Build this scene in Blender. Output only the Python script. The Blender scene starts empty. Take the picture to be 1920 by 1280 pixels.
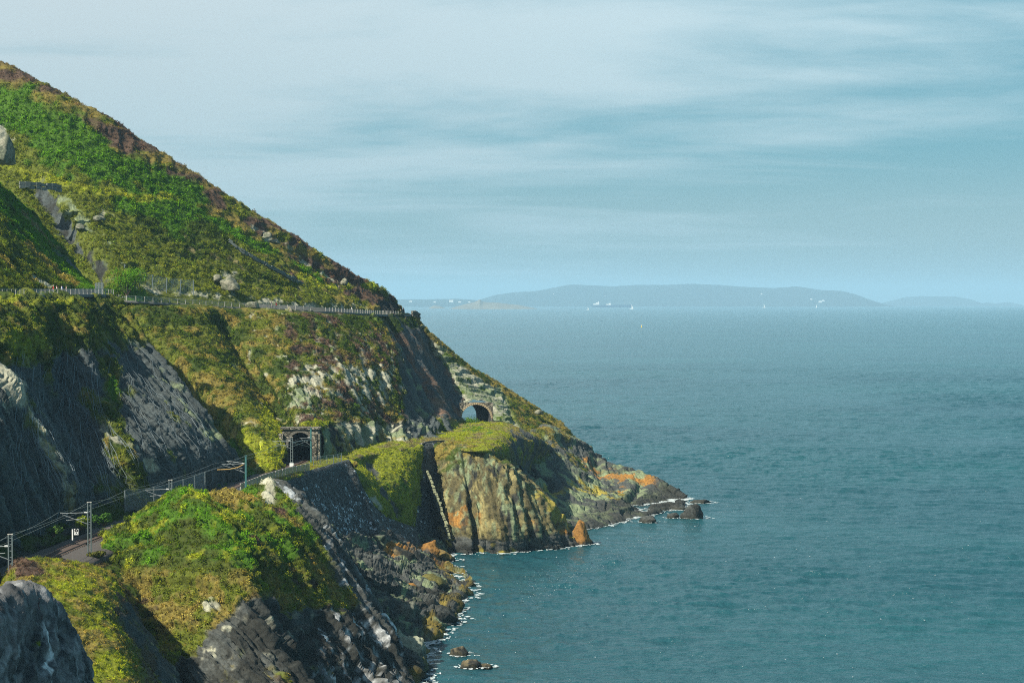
import bpy, bmesh, math, random
import numpy as np
from mathutils import Vector, Matrix

# ------------------------------------------------------------------ camera, sky, sun, exposure
SC = bpy.context.scene
COL = SC.collection
random.seed(7)
RNG = np.random.default_rng(7)
F = 3400.0            # focal length in pixels of the 1920 px wide picture
HOR = 560.0           # picture row of the true horizontal
H = 56.4              # camera height above the sea
YS = F / 4500.0       # the depth figures below are written for F = 4500
cam_d = bpy.data.cameras.new("camera")
cam = bpy.data.objects.new("camera", cam_d)
COL.objects.link(cam)
cam_d.sensor_width = 36.0
cam_d.lens = 36.0 * F / 1920.0
cam_d.clip_start = 1.0
cam_d.clip_end = 120000.0
PITCH = math.atan((640.0 - HOR) / F)
cam.location = (0, 0, H)
cam.rotation_euler = (math.pi / 2 - PITCH, 0, 0)
SC.camera = cam

SUN = Vector((-0.57, -0.42, 0.70)).normalized()
sun_el = math.asin(SUN.z)
sun_az = math.atan2(SUN.x, SUN.y)
sl = bpy.data.lights.new("sun", 'SUN')
sl.energy = 5.0
sl.angle = math.radians(0.53)
sl.color = (1.0, 0.92, 0.76)
so = bpy.data.objects.new("sun", sl)
COL.objects.link(so)
so.rotation_euler = SUN.to_track_quat('Z', 'Y').to_euler()

SC.view_settings.view_transform = 'Standard'
SC.view_settings.look = 'None'
SC.view_settings.gamma = 1.0
SC.view_settings.use_curve_mapping = False
SC.view_settings.exposure = 0.72
SC.render.engine = 'CYCLES'
SC.cycles.use_denoising = False
SC.cycles.filter_width = 1.0
SC.cycles.max_bounces = 5
SC.cycles.diffuse_bounces = 2
SC.cycles.glossy_bounces = 2
SC.cycles.transparent_max_bounces = 8
SC.cycles.volume_bounces = 1
SC.cycles.caustics_reflective = False
SC.cycles.caustics_refractive = False


class NT:
    """small helper for node trees"""
    def __init__(s, tree):
        s.t = tree; s.n = tree.nodes; s.l = tree.links

    def new(s, typ, **kw):
        nd = s.n.new(typ)
        for k, v in kw.items():
            if k.startswith('_'):
                setattr(nd, k[1:], v)
            else:
                key = int(k[1:]) if k[0] == 'i' and k[1:].isdigit() else k.replace('__', ' ')
                sock = nd.inputs[key]
                if hasattr(v, 'is_output'):
                    s.l.new(v, sock)
                else:
                    sock.default_value = v
        return nd

    def math(s, op, a, b=None, c=None, clamp=False):
        nd = s.n.new('ShaderNodeMath'); nd.operation = op; nd.use_clamp = clamp
        for i, v in enumerate((a, b, c)):
            if v is None: continue
            if hasattr(v, 'is_output'): s.l.new(v, nd.inputs[i])
            else: nd.inputs[i].default_value = v
        return nd.outputs[0]

    def ramp(s, fac, stops, interp='LINEAR'):
        nd = s.n.new('ShaderNodeValToRGB')
        cr = nd.color_ramp; cr.interpolation = interp
        while len(cr.elements) > 1: cr.elements.remove(cr.elements[-1])
        for i, (p, c) in enumerate(stops):
            e = cr.elements[0] if i == 0 else cr.elements.new(p)
            e.position = p
            e.color = (c, c, c, 1) if isinstance(c, (int, float)) else (*c, 1)
        s.l.new(fac, nd.inputs[0])
        return nd.outputs[0]

    def mix(s, fac, a, b, mode='MIX'):
        nd = s.n.new('ShaderNodeMix'); nd.data_type = 'RGBA'; nd.blend_type = mode
        for sock, v in ((nd.inputs[0], fac), (nd.inputs[6], a), (nd.inputs[7], b)):
            if hasattr(v, 'is_output'): s.l.new(v, sock)
            else: sock.default_value = v if isinstance(v, (int, float)) else (*v, 1)
        return nd.outputs[2]


w = bpy.data.worlds.new("World")
SC.world = w
w.use_nodes = True
W = NT(w.node_tree)
W.n.clear()
sky = W.new('ShaderNodeTexSky', _sky_type='NISHITA', _sun_disc=False, _sun_elevation=sun_el, _sun_rotation=sun_az,
            _altitude=50.0, _air_density=1.0, _dust_density=1.2, _ozone_density=1.4)
tc = W.new('ShaderNodeTexCoord')
sep = W.new('ShaderNodeSeparateXYZ', i0=tc.outputs['Generated'])
zc = W.math('MAXIMUM', sep.outputs[2], 0.004)
# below the true horizontal the sky goes on as it is just above it
comb = W.new('ShaderNodeCombineXYZ', i0=sep.outputs[0], i1=sep.outputs[1], i2=zc)
W.l.new(comb.outputs[0], sky.inputs['Vector'])
# streaked high cloud: noise on a flat layer far overhead, stretched sideways
sx = W.math('DIVIDE', sep.outputs[0], W.math('ADD', zc, 0.10))
sy = W.math('DIVIDE', sep.outputs[1], W.math('ADD', zc, 0.10))
cl = W.new('ShaderNodeCombineXYZ', i0=W.math('MULTIPLY', sx, 0.55), i1=W.math('MULTIPLY', sy, 1.0), i2=0.3)
n1 = W.new('ShaderNodeTexNoise', Vector=cl.outputs[0], Scale=1.1, Detail=7.0, Roughness=0.55, Distortion=0.5)
n2 = W.new('ShaderNodeTexNoise', Vector=cl.outputs[0], Scale=3.6, Detail=5.0, Roughness=0.6, Distortion=0.3)
cf = W.math('ADD', W.math('MULTIPLY', n1.outputs[0], 0.80), W.math('MULTIPLY', n2.outputs[0], 0.20))
# thin cloud is denser to the west and up from the horizon, and is cleared high overhead, out of view, to deepen the shadows
up = W.ramp(zc, [(0.0, -0.02), (0.05, 0.0), (0.14, 0.16), (0.30, 0.12), (0.6, -0.05), (1.0, -0.12)])
up = W.math('SUBTRACT', W.ramp(zc, [(0.0, 0.18), (0.06, 0.17), (0.15, 0.34), (0.30, 0.30), (0.6, 0.12), (1.0, 0.06)]), 0.2)
west = W.math('MULTIPLY', sep.outputs[0], -0.62)
cf = W.math('ADD', cf, W.math('ADD', up, W.math('MINIMUM', west, 0.14)))
cm = W.ramp(cf, [(0.35, 0.0), (0.68, 1.0)], 'EASE')
skyc = W.mix(W.ramp(zc, [(0.0, .68), (.3, .66), (.7, .15)]), sky.outputs[0], W.mix(W.ramp(zc, [(0.0, 0.0), (0.03, .25), (.09, 1.0)], 'EASE'), (3.9, 6.2, 6.8), (1.2, 5.0, 6.3)))
cloud = W.mix(W.math('MULTIPLY', zc, 5.0, clamp=True), (5.1, 7.1, 7.8), W.mix(W.math('MULTIPLY_ADD', sep.outputs[0], 2.2, 0.5, clamp=True), (8.6, 9.5, 9.9), (8.8, 10.9, 11.7)))
final = W.mix(W.math('MULTIPLY', cm, 0.88), skyc, cloud)
bg = W.new('ShaderNodeBackground', Color=final, Strength=0.05)
wo = W.new('ShaderNodeOutputWorld', Surface=bg.outputs[0])

# ------------------------------------------------------------------ helpers: projection, noise, objects
cP, sP = math.cos(PITCH), math.sin(PITCH)


def P(px, py, D):
    """point seen at picture position px,py whose depth is D (figures for F=4500)"""
    d = D * YS
    x = (px - 960.0) / F * d
    u = (640.0 - py) / F * d
    return np.array([x, d * cP + u * sP, H - d * sP + u * cP])


def proj(p):
    y = p[:, 1]; z = p[:, 2] - H
    d = y * cP - z * sP
    u = y * sP + z * cP
    return 960 + F * p[:, 0] / d, 640 - F * u / d


def P_on(px, py, z):
    """point on the level z seen at px,py"""
    k = (640.0 - py) / F
    # z - H = -d sP + k d cP
    d = (z - H) / (k * cP - sP)
    return P(px, py, d / YS)


def _hash(ix, iy, iz):
    h = (ix.astype(np.int64) * 73856093) ^ (iy.astype(np.int64) * 19349663) ^ (iz.astype(np.int64) * 83492791)
    h = (h & 0xffffffff)
    h = ((h >> 16) ^ h) * 0x45d9f3b & 0xffffffff
    h = ((h >> 16) ^ h) * 0x45d9f3b & 0xffffffff
    h = (h >> 16) ^ h
    return (h & 0xffff) / 32767.5 - 1.0


def vnoise(p):
    f = np.floor(p); t = p - f; i = f.astype(np.int64)
    t = t * t * (3 - 2 * t)
    out = 0
    for dx in (0, 1):
        wx = t[:, 0] if dx else 1 - t[:, 0]
        for dy in (0, 1):
            wy = t[:, 1] if dy else 1 - t[:, 1]
            for dz in (0, 1):
                wz = t[:, 2] if dz else 1 - t[:, 2]
                out = out + wx * wy * wz * _hash(i[:, 0] + dx, i[:, 1] + dy, i[:, 2] + dz)
    return out


def fbm(p, scale, octv=4, rough=0.55, off=0.0):
    """scale = size in metres of the largest feature; about -1..1"""
    q = p / scale + off
    a = 1.0; s = 0; tot = 0
    for _ in range(octv):
        s = s + a * vnoise(q); tot += a
        q = q * 2.03 + 17.3; a *= rough
    return s / tot * 1.6


def ridged(p, scale, octv=3, off=0.0):
    q = p / scale + off
    a = 1.0; s = 0; tot = 0
    for _ in range(octv):
        s = s + a * (1 - 2 * np.abs(vnoise(q))); tot += a
        q = q * 2.1 + 9.1; a *= 0.55
    return s / tot


def hash1(i, k=0):
    i = i.astype(np.int64)
    return _hash(i, i * 0 + k, i * 0 + 7)


def sm(x, a, b):
    t = np.clip((x - a) / (b - a), 0, 1)
    return t * t * (3 - 2 * t)


def mesh_obj(name, verts, faces, mat=None, parent=None, smooth=False, link=True):
    me = bpy.data.meshes.new(name)
    verts = np.asarray(verts, dtype=np.float32)
    if isinstance(faces, np.ndarray):
        n, k = faces.shape
        me.vertices.add(len(verts)); me.vertices.foreach_set('co', verts.ravel())
        me.loops.add(n * k); me.loops.foreach_set('vertex_index', faces.astype(np.int32).ravel())
        me.polygons.add(n)
        me.polygons.foreach_set('loop_start', np.arange(0, n * k, k, dtype=np.int32))
        me.polygons.foreach_set('loop_total', np.full(n, k, dtype=np.int32))
        me.update(calc_edges=True)
    else:
        me.from_pydata(verts.tolist(), [], faces); me.update()
    if smooth:
        me.polygons.foreach_set('use_smooth', np.ones(len(me.polygons), dtype=bool))
    if mat: me.materials.append(mat)
    o = bpy.data.objects.new(name, me)
    if link: COL.objects.link(o)
    if parent: o.parent = parent
    return o


def tag(o, label=None, cat=None, group=None, kind=None):
    if label: o['label'] = label
    if cat: o['category'] = cat
    if group: o['group'] = group
    if kind: o['kind'] = kind
    return o


def empty(name, loc=(0, 0, 0), rz=0.0):
    o = bpy.data.objects.new(name, None); COL.objects.link(o)
    o.location = [float(v) for v in loc]; o.rotation_euler = (0, 0, rz)
    return o


class MB:
    """collects boxes, bars and tubes into one mesh"""
    def __init__(s): s.v = []; s.f = []

    def box(s, c, size, rz=0.0, rot=None):
        c = Vector([float(q) for q in c]); b = len(s.v)
        R = rot if rot is not None else Matrix.Rotation(rz, 3, 'Z')
        for dz in (-.5, .5):
            for dy in (-.5, .5):
                for dx in (-.5, .5):
                    s.v.append(tuple(c + R @ Vector((dx * size[0], dy * size[1], dz * size[2]))))
        for q in ((0, 2, 3, 1), (4, 5, 7, 6), (0, 1, 5, 4), (2, 6, 7, 3), (0, 4, 6, 2), (1, 3, 7, 5)):
            s.f.append([b + k for k in q])
        return s

    def tube(s, a, b_, r, n=6, r2=None):
        a = Vector([float(q) for q in a]); b_ = Vector([float(q) for q in b_])
        r2 = r if r2 is None else r2
        d = (b_ - a).normalized()
        u = d.orthogonal().normalized(); v = d.cross(u)
        b = len(s.v)
        for (c, rr) in ((a, r), (b_, r2)):
            for k in range(n):
                t = 2 * math.pi * k / n
                s.v.append(tuple(c + u * math.cos(t) * rr + v * math.sin(t) * rr))
        for k in range(n):
            s.f.append([b + k, b + (k + 1) % n, b + n + (k + 1) % n, b + n + k])
        s.f.append([b + n + k for k in range(n)]); s.f.append([b + n - 1 - k for k in range(n)])
        return s

    def poly(s, pts, r, n=5):
        for a, b in zip(pts[:-1], pts[1:]): s.tube(a, b, r, n)
        return s

    def prism(s, outline, vec):
        b = len(s.v); n = len(outline)
        for p in outline: s.v.append(tuple(float(q) for q in p))
        for p in outline: s.v.append(tuple(float(p[k]) + float(vec[k]) for k in range(3)))
        s.f.append([b + k for k in range(n)]); s.f.append([b + n + n - 1 - k for k in range(n)])
        for k in range(n): s.f.append([b + k, b + (k + 1) % n, b + n + (k + 1) % n, b + n + k])
        return s

    def build(s, name, mat, parent=None, smooth=False):
        return mesh_obj(name, s.v, s.f, mat, parent, smooth)


# ------------------------------------------------------------------ materials
def mat_plain(name, col, rough=0.7, metal=0.0, var=0.25, scale=3.0, bump=0.0):
    m = bpy.data.materials.new(name); m.use_nodes = True
    T = NT(m.node_tree); b = T.n['Principled BSDF']
    b.inputs['Roughness'].default_value = rough
    b.inputs['Metallic'].default_value = metal
    g = T.new('ShaderNodeNewGeometry')
    nz = T.new('ShaderNodeTexNoise', Vector=g.outputs['Position'], Scale=scale, Detail=4.0)
    c = T.mix(T.math('MULTIPLY', nz.outputs[0], 1.0), tuple(v * (1 - var) for v in col), tuple(min(1, v * (1 + var)) for v in col))
    T.l.new(c, b.inputs['Base Color'])
    if bump:
        bp = T.new('ShaderNodeBump', Strength=bump, Distance=0.05, Height=nz.outputs[0])
        T.l.new(bp.outputs[0], b.inputs['Normal'])
    return m


def mat_terrain():
    """base colour per vertex (soil, rock, lichen, plants) with grain and fine relief from noise"""
    m = bpy.data.materials.new("earth_and_rock"); m.use_nodes = True
    T = NT(m.node_tree); b = T.n['Principled BSDF']
    a = T.new('ShaderNodeAttribute', _attribute_name='tint')
    r = T.new('ShaderNodeAttribute', _attribute_name='rocky')
    g = T.new('ShaderNodeNewGeometry')
    na = T.new('ShaderNodeTexNoise', Vector=g.outputs['Position'], Scale=2.2, Detail=6.0, Roughness=0.65)
    nb = T.new('ShaderNodeTexVoronoi', Vector=g.outputs['Position'], Scale=1.3)
    k = T.ramp(na.outputs[0], [(0.3, 0.55), (0.7, 1.45)])
    k2 = T.math('MULTIPLY', k, T.ramp(nb.outputs['Distance'], [(0.0, 1.1), (0.6, 0.85)]))
    cb = T.new('ShaderNodeCombineXYZ', i0=k2, i1=k2, i2=k2)
    c = T.mix(1.0, a.outputs[0], cb.outputs[0], 'MULTIPLY')
    T.l.new(c, b.inputs['Base Color'])
    b.inputs['Roughness'].default_value = 0.88
    b.inputs['Specular IOR Level'].default_value = 0.25
    hh = T.math('ADD', T.math('MULTIPLY', na.outputs[0], 0.55), T.math('MULTIPLY', nb.outputs['Distance'], 0.25))
    bp = T.new('ShaderNodeBump', Strength=0.9, Distance=0.35, Height=hh)
    T.l.new(bp.outputs[0], b.inputs['Normal'])
    return m


def mat_leaf(name, attr=True, col=(0.06, 0.12, 0.02), trans=0.25):
    m = bpy.data.materials.new(name); m.use_nodes = True
    T = NT(m.node_tree); T.n.clear()
    if attr:
        a = T.new('ShaderNodeAttribute', _attribute_name='tint', _attribute_type='INSTANCER').outputs[0]
    else:
        a = T.mix(0.0, col, col)
    g = T.new('ShaderNodeNewGeometry')
    k = T.ramp(g.outputs['Random Per Island'], [(0.0, 0.72), (1.0, 1.3)])
    cb = T.new('ShaderNodeCombineXYZ', i0=k, i1=k, i2=k)
    c = T.mix(1.0, a, cb.outputs[0], 'MULTIPLY')
    d = T.new('ShaderNodeBsdfDiffuse', Color=c)
    tr = T.new('ShaderNodeBsdfTranslucent', Color=c)
    mx = T.new('ShaderNodeMixShader', i0=trans, i1=d.outputs[0], i2=tr.outputs[0])
    T.new('ShaderNodeOutputMaterial', Surface=mx.outputs[0])
    return m


M_EARTH = mat_terrain()
M_LEAF = mat_leaf('leaf_clump')

# ------------------------------------------------------------------ terrain sheets
C_GOLD = (.31, .25, .055); C_PURP = (.15, .095, .065); C_BRACK = (.095, .22, .010); C_GORSE = (.065, .105, .010)
C_GRASS = (.31, .35, .022); C_PALE = (.33, .33, .25); C_GRAY = (.062, .068, .064); C_DARK = (.026, .028, .025)
C_ORNG = (.27, .135, .03); C_YLW = (.27, .225, .04); C_GUANO = (.42, .46, .48); C_SOIL = (.10, .07, .04)
C_OLIVE = (.17, .205, .02); C_STRAW = (.27, .235, .10); C_SLATE = (.060, .074, .076); C_GREENR = (.17, .21, .12)


def interp_mat(n_ctrl, n_out):
    """Catmull-Rom weights, n_out samples over n_ctrl control points"""
    t = np.linspace(0, n_ctrl - 1, n_out)
    Wt = np.zeros((n_out, n_ctrl))
    for r, tt in enumerate(t):
        i = min(int(tt), n_ctrl - 2); f = tt - i
        w4 = (-.5 * f ** 3 + f ** 2 - .5 * f, 1.5 * f ** 3 - 2.5 * f ** 2 + 1, -1.5 * f ** 3 + 2 * f ** 2 + .5 * f, .5 * f ** 3 - .5 * f ** 2)
        for k, wv in zip((i - 1, i, i + 1, i + 2), w4):
            if k < 0:
                Wt[r, 0] += 2 * wv; Wt[r, 1] -= wv
            elif k >= n_ctrl:
                Wt[r, -1] += 2 * wv; Wt[r, -2] -= wv
            else:
                Wt[r, k] += wv
    return Wt


VEG = {'clump': [[], [], []], 'tuft': [[], [], []]}   # positions, sizes, tints


class Sheet:
    """a curved sheet of land through a net of control points; cols[i] runs from the top down"""
    def __init__(s, name, cols, step=0.4, top=None, base=None, left=None, right=None, shift=(0, 0, 0)):
        net = [[P(*q) if len(q) == 3 else np.array(q[:3], float) for q in c] for c in cols]
        if top is not None: net = [[c[0] + np.array(top)] + c for c in net]
        if base is not None: net = [c + [c[-1] + np.array(base)] for c in net]
        if left is not None: net = [[q + np.array(left) for q in net[0]]] + net
        if right is not None: net = net + [[q + np.array(right) for q in net[-1]]]
        A = np.array(net) + np.array(shift, float)                                  # cols, rows, 3
        nc, nr = A.shape[:2]
        lc = np.linalg.norm(np.diff(A, axis=0), axis=2).max(axis=1).sum()
        lr = np.linalg.norm(np.diff(A, axis=1), axis=2).max(axis=0).sum()
        s.nu, s.nv = int(lc / step) + 2, int(lr / step) + 2
        Wu, Wv = interp_mat(nc, s.nu), interp_mat(nr, s.nv)
        G = np.einsum('ai,bj,ijk->abk', Wu, Wv, A)
        s.name = name
        s.G = G
        du = np.gradient(G, axis=0); dv = np.gradient(G, axis=1)
        n = np.cross(dv, du)
        n /= np.maximum(np.linalg.norm(n, axis=2, keepdims=True), 1e-9)
        view = G - np.array([0, 0, H])
        if (np.sum(n * view, axis=2)).mean() > 0:
            n = -n; s.flip = True
        else:
            s.flip = False
        s.p = G.reshape(-1, 3).copy(); s.n = n.reshape(-1, 3).copy()
        s.p0 = s.p.copy()
        s.px, s.py = proj(s.p)
        s.U = np.repeat(np.linspace(0, 1, s.nu), s.nv); s.V = np.tile(np.linspace(0, 1, s.nv), s.nu)
        s.clear = np.ones(len(s.p))
        if name in ('netted_cliff', 'middle_spur', 'shaded_gully'): s.clear = sm(s.V, .145, .175)
        if name == 'hillside': s.clear = sm(s.V, .845, .79)
        if name == 'near_slope': s.clear = sm(s.V, .80, .72)
        s.tint = np.tile(np.array(C_OLIVE), (len(s.p), 1)); s.rock = np.zeros(len(s.p))

    # -- masks
    def blob(s, cx, cy, rx, ry, ang=0.0):
        a = math.radians(ang); dx = s.px - cx; dy = s.py - cy
        u = dx * math.cos(a) + dy * math.sin(a); v = -dx * math.sin(a) + dy * math.cos(a)
        return np.exp(-((u / rx) ** 2 + (v / ry) ** 2))

    def line(s, pts, wd):
        """closeness to a line drawn on the land"""
        d2 = np.full(len(s.px), 1e18)
        for (x0, y0), (x1, y1) in zip(pts[:-1], pts[1:]):
            L = (x1 - x0) ** 2 + (y1 - y0) ** 2
            t = np.clip(((s.px - x0) * (x1 - x0) + (s.py - y0) * (y1 - y0)) / L, 0, 1)
            d2 = np.minimum(d2, (s.px - x0 - t * (x1 - x0)) ** 2 + (s.py - y0 - t * (y1 - y0)) ** 2)
        return np.exp(-d2 / wd ** 2)

    def paint(s, mask, col, rock=None):
        mask = np.clip(mask, 0, 1)
        s.tint += (np.array(col) - s.tint) * mask[:, None]
        if rock is not None: s.rock += (rock - s.rock) * mask

    def speck(s, mask, col, size=2.0, thr=0.0, soft=0.25, rock=None, off=0.0, octv=4, stretch=None):
        q = s.p0 if stretch is None else s.p0 * np.array(stretch)
        nn = fbm(q, size, octv, 0.6, off)
        s.paint(sm(nn + (np.clip(mask, 0, 1) - 1) * 2.2, thr - soft, thr + soft), col, rock)

    # -- relief
    def push(s, d):
        s.p += s.n * (d if np.ndim(d) else np.full(len(s.p), d))[:, None]

    def strata(s, amount, bed, thick, warp=1.5, warp_size=14.0, k=0, cross=None):
        """beds of rock standing proud or worn back; bed = direction across the beds"""
        bed = np.array(bed, float); bed /= np.linalg.norm(bed)
        c = s.p0 @ bed + fbm(s.p0, warp_size, 2, 0.5, 3.3 + k) * warp
        out = 0
        for th, am in ((thick, 1.0), (thick * 0.37, 0.42)):
            q = c / th; i = np.floor(q); f = q - i
            a = hash1(i, k); b = hash1(i + 1, k)
            e = sm(f, 0.72, 1.0)
            out = out + am * (a * (1 - e) + b * e) - am * 0.35 * np.exp(-((f - .9) / .07) ** 2)
        if cross is not None:                       # joints across the beds
            cr = np.array(cross, float); cr /= np.linalg.norm(cr)
            i = np.floor(c / thick)
            q = (s.p0 @ cr + fbm(s.p0, 6, 2, .5, 8.8) * 0.8) / (thick * 2.3) + hash1(i, k + 5) * 3
            j = np.floor(q); f = q - j
            out = out + 0.5 * hash1(j + i * 31, k + 9) - 0.5 * np.exp(-((f - .5) / .04) ** 2)
        s.push(out * amount)
        ly = hash1(np.floor(c / thick), k + 21) * .6 + hash1(np.floor(c / (thick * .37)), k + 22) * .4
        s.tint *= (1 + s.rock * ly * .38)[:, None]

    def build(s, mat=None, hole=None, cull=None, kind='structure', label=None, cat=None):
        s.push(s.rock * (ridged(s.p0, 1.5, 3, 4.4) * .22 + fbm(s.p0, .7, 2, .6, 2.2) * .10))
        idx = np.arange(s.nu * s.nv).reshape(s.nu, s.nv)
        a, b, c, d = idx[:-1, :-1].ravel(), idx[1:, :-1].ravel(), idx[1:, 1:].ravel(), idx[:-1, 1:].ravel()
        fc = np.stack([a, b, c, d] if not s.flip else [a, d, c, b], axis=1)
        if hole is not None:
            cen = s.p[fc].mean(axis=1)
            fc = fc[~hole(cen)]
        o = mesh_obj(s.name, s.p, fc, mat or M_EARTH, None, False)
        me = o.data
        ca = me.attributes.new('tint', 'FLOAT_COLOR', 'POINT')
        ca.data.foreach_set('color', np.hstack([np.clip(s.tint * (1 - .45 * (1 - np.clip(s.rock, 0, 1)))[:, None], 0, 1), np.ones((len(s.p), 1))]).astype(np.float32).ravel())  # plant-covered ground darkened: litter, plus painted shade for the gaps between plants
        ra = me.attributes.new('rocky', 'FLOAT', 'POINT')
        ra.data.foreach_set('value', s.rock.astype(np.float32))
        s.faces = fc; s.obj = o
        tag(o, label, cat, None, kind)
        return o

    def grow(s, per_m2, size=(0.5, 1.1), kind='clump', mask=None, bright=(0.58, 1.45), gain=1.0, lim=None):
        """scatter plants where the ground is not rock and can be seen from the sea side"""
        fc = s.faces
        q = s.p[fc]
        area = np.linalg.norm(np.cross(q[:, 2] - q[:, 0], q[:, 3] - q[:, 1]), axis=1) * 0.5
        wv = (1 - s.rock[fc[:, 0]]) * s.clear[fc[:, 0]]
        if mask is not None: wv = wv * mask[fc[:, 0]]
        wv = np.clip(wv, 0, 1) ** 1.5
        vis = (s.px[fc[:, 0]] > -60) & (s.py[fc[:, 0]] < 1340)
        lam = area * per_m2 * wv * vis
        cnt = RNG.poisson(lam)
        ii = np.repeat(np.arange(len(fc)), cnt)
        if len(ii) == 0: return
        r1, r2 = RNG.random(len(ii)), RNG.random(len(ii))
        Q = q[ii]
        pos = (Q[:, 0] * ((1 - r1) * (1 - r2))[:, None] + Q[:, 1] * (r1 * (1 - r2))[:, None] + Q[:, 2] * (r1 * r2)[:, None] + Q[:, 3] * ((1 - r1) * r2)[:, None])
        sz = size[0] + (size[1] - size[0]) * RNG.random(len(ii)) ** 2
        tn = s.tint[fc[ii, 0]] * (bright[0] + (bright[1] - bright[0]) * RNG.random(len(ii)))[:, None] * gain
        hue = RNG.normal(0, 0.08, len(ii))
        tn[:, 0] *= 1 + hue; tn[:, 2] *= 1 - hue
        VEG[kind][0].append(pos); VEG[kind][1].append(sz); VEG[kind][2].append(np.clip(tn, 0, 1))


def hummock(s, amp=0.35, size=2.2, off=0.0):
    amp = amp * s.clear
    """cushions of low growth"""
    a = np.abs(vnoise(s.p0 / size + off)) ; b = np.abs(vnoise(s.p0 / (size * 0.45) + off + 5))
    s.push((1 - s.rock) * (amp * (1 - 1.6 * a) + amp * 0.5 * (1 - 1.6 * b)) + fbm(s.p0, 9, 3, .5, off) * 0.35)


# ---- big hillside above the cliff path
hill = Sheet('hillside', [
    [(-160, 30, 660), (-160, 150, 640), (-150, 260, 620), (-140, 360, 600), (-120, 470, 570), (-100, 600, 545)],
    [(-60, 88, 650), (-60, 190, 635), (-50, 280, 615), (-30, 370, 595), (0, 470, 575), (40, 600, 560)],
    [(60, 150, 640), (60, 230, 625), (70, 310, 607), (85, 390, 590), (110, 470, 575), (150, 590, 560)],
    [(180, 212, 640), (175, 280, 622), (170, 350, 603), (165, 420, 585), (185, 490, 568), (215, 572, 553)],
    [(300, 288, 645), (290, 350, 626), (280, 415, 606), (270, 470, 588), (270, 515, 573), (280, 563, 560)],
    [(420, 365, 652), (405, 410, 636), (395, 455, 618), (385, 495, 603), (380, 530, 590), (380, 568, 576)],
    [(520, 428, 660), (505, 460, 646), (495, 492, 632), (488, 520, 618), (480, 547, 606), (478, 574, 596)],
    [(620, 492, 672), (600, 512, 660), (590, 530, 648), (585, 545, 637), (580, 562, 626), (580, 580, 618)],
    [(688, 534, 684), (675, 542, 676), (665, 550, 668), (660, 560, 660), (660, 572, 653), (662, 584, 648)],
    [(722, 552, 692), (718, 558, 687), (716, 565, 682), (716, 572, 678), (716, 580, 674), (718, 587, 670)],
    [(750, 580, 702), (748, 582, 700), (747, 584, 698), (746, 586, 696), (746, 588, 694), (746, 591, 692)],
], step=0.5, top=(6, 30, -14), right=(1, 22, -10), base=(2, -6, -5), left=(-70, -25, 24))
s = hill
s.paint(s.px * 0 + 1, C_OLIVE)
ridge = np.array([[-200, 20], [0, 120], [130, 185], [260, 262], [400, 352], [540, 440], [690, 535], [760, 590]], float)
below = s.py - np.interp(s.px, ridge[:, 0], ridge[:, 1])          # picture rows below the skyline
s.speck(sm(below, 170, 40), C_GOLD, 7, -0.15, off=1, rock=0)
s.speck(sm(below, 110, 20), C_PURP, 6, 0.05, off=2, rock=0, stretch=(.4, 1, 1.4))
s.speck(s.line([(330, 330), (470, 425), (650, 540)], 22), C_PURP, 5, -0.3, off=3)
s.speck(s.line([(300, 390), (430, 460), (560, 525)], 14), C_PURP, 5, -0.1, off=4)
s.speck(s.blob(340, 440, 170, 70, 25), C_GORSE, 4, -0.6, off=5)
s.speck(s.blob(450, 520, 120, 45, 15), C_GORSE, 4, -0.25, off=6)
s.speck(s.line([(-60, 170), (60, 225), (170, 300), (260, 350), (330, 385)], 62), C_BRACK, 6, -0.85, off=7)
s.speck(s.line([(330, 385), (420, 432), (520, 480), (600, 525)], 17), C_BRACK, 4, -0.5, off=8)
s.speck(s.blob(250, 570, 40, 40), C_BRACK, 4, -0.6, off=8.5)
s.speck(s.line([(-20, 300), (60, 330), (160, 355), (260, 378), (330, 372)], 15), C_GRASS, 4, -0.3, off=9)
s.speck(s.line([(560, 520), (600, 541), (700, 536)], 10), C_GRASS, 3, -0.5, off=10)
s.speck(np.maximum(s.blob(190, 400, 60, 30, 20), s.blob(640, 540, 60, 20)), C_PALE, 2.2, 0.25, rock=1, off=11)
s.speck(s.blob(430, 520, 45, 22), C_PALE, 3, 0.0, rock=1, off=12)
s.speck(s.line([(340, 460), (450, 520), (560, 565)], 45), C_STRAW, 2.5, 0.3, off=12.5)
s.speck(s.line([(470, 430), (530, 465), (640, 535)], 12), C_PALE, 2, 0.05, rock=1, off=13)
s.speck(s.line([(250, 545), (450, 560), (560, 575), (690, 575)], 16), C_PALE, 2.4, 0.1, rock=1, off=14)
gul = s.line([(75, 350), (120, 420), (160, 470), (195, 520)], 26)
s.speck(gul, C_SLATE, 3, -0.3, rock=1, off=15); s.speck(gul, C_DARK, 3, 0.0, rock=1, off=15.5)
s.speck(s.line([(120, 380), (180, 440), (230, 490)], 24), C_GREENR, 2.5, 0.1, rock=1, off=16)
s.speck(s.blob(0, 262, 22, 40), C_PALE, 4, -0.8, rock=1, off=17)
s.speck(s.blob(725, 575, 34, 18), C_DARK, 3, -0.5, rock=1, off=18)
s.push(-3.0 * s.line([(60, 345), (120, 430), (190, 530)], 20))
s.push(2.5 * s.blob(-5, 262, 24, 34))
hummock(s, 0.7, 3.0)
s.strata(0.5 * 1.0, (0.6, 0.2, 0.8), 1.6) if False else None
rk = s.rock.copy()
s.push(rk * (ridged(s.p0, 3.0, 3) * 0.7))
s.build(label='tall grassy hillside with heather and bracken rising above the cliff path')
s.grow(1.5, (0.5, 1.5), mask=sm(s.tint[:, 1] - s.tint[:, 0], -0.02, 0.04) * .8 + .2)
s.grow(1.2, (0.35, 0.8), 'tuft')
s.grow(.10, (1.4, 2.6), mask=sm(.14 - s.tint[:, 0], 0, .04))

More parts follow.
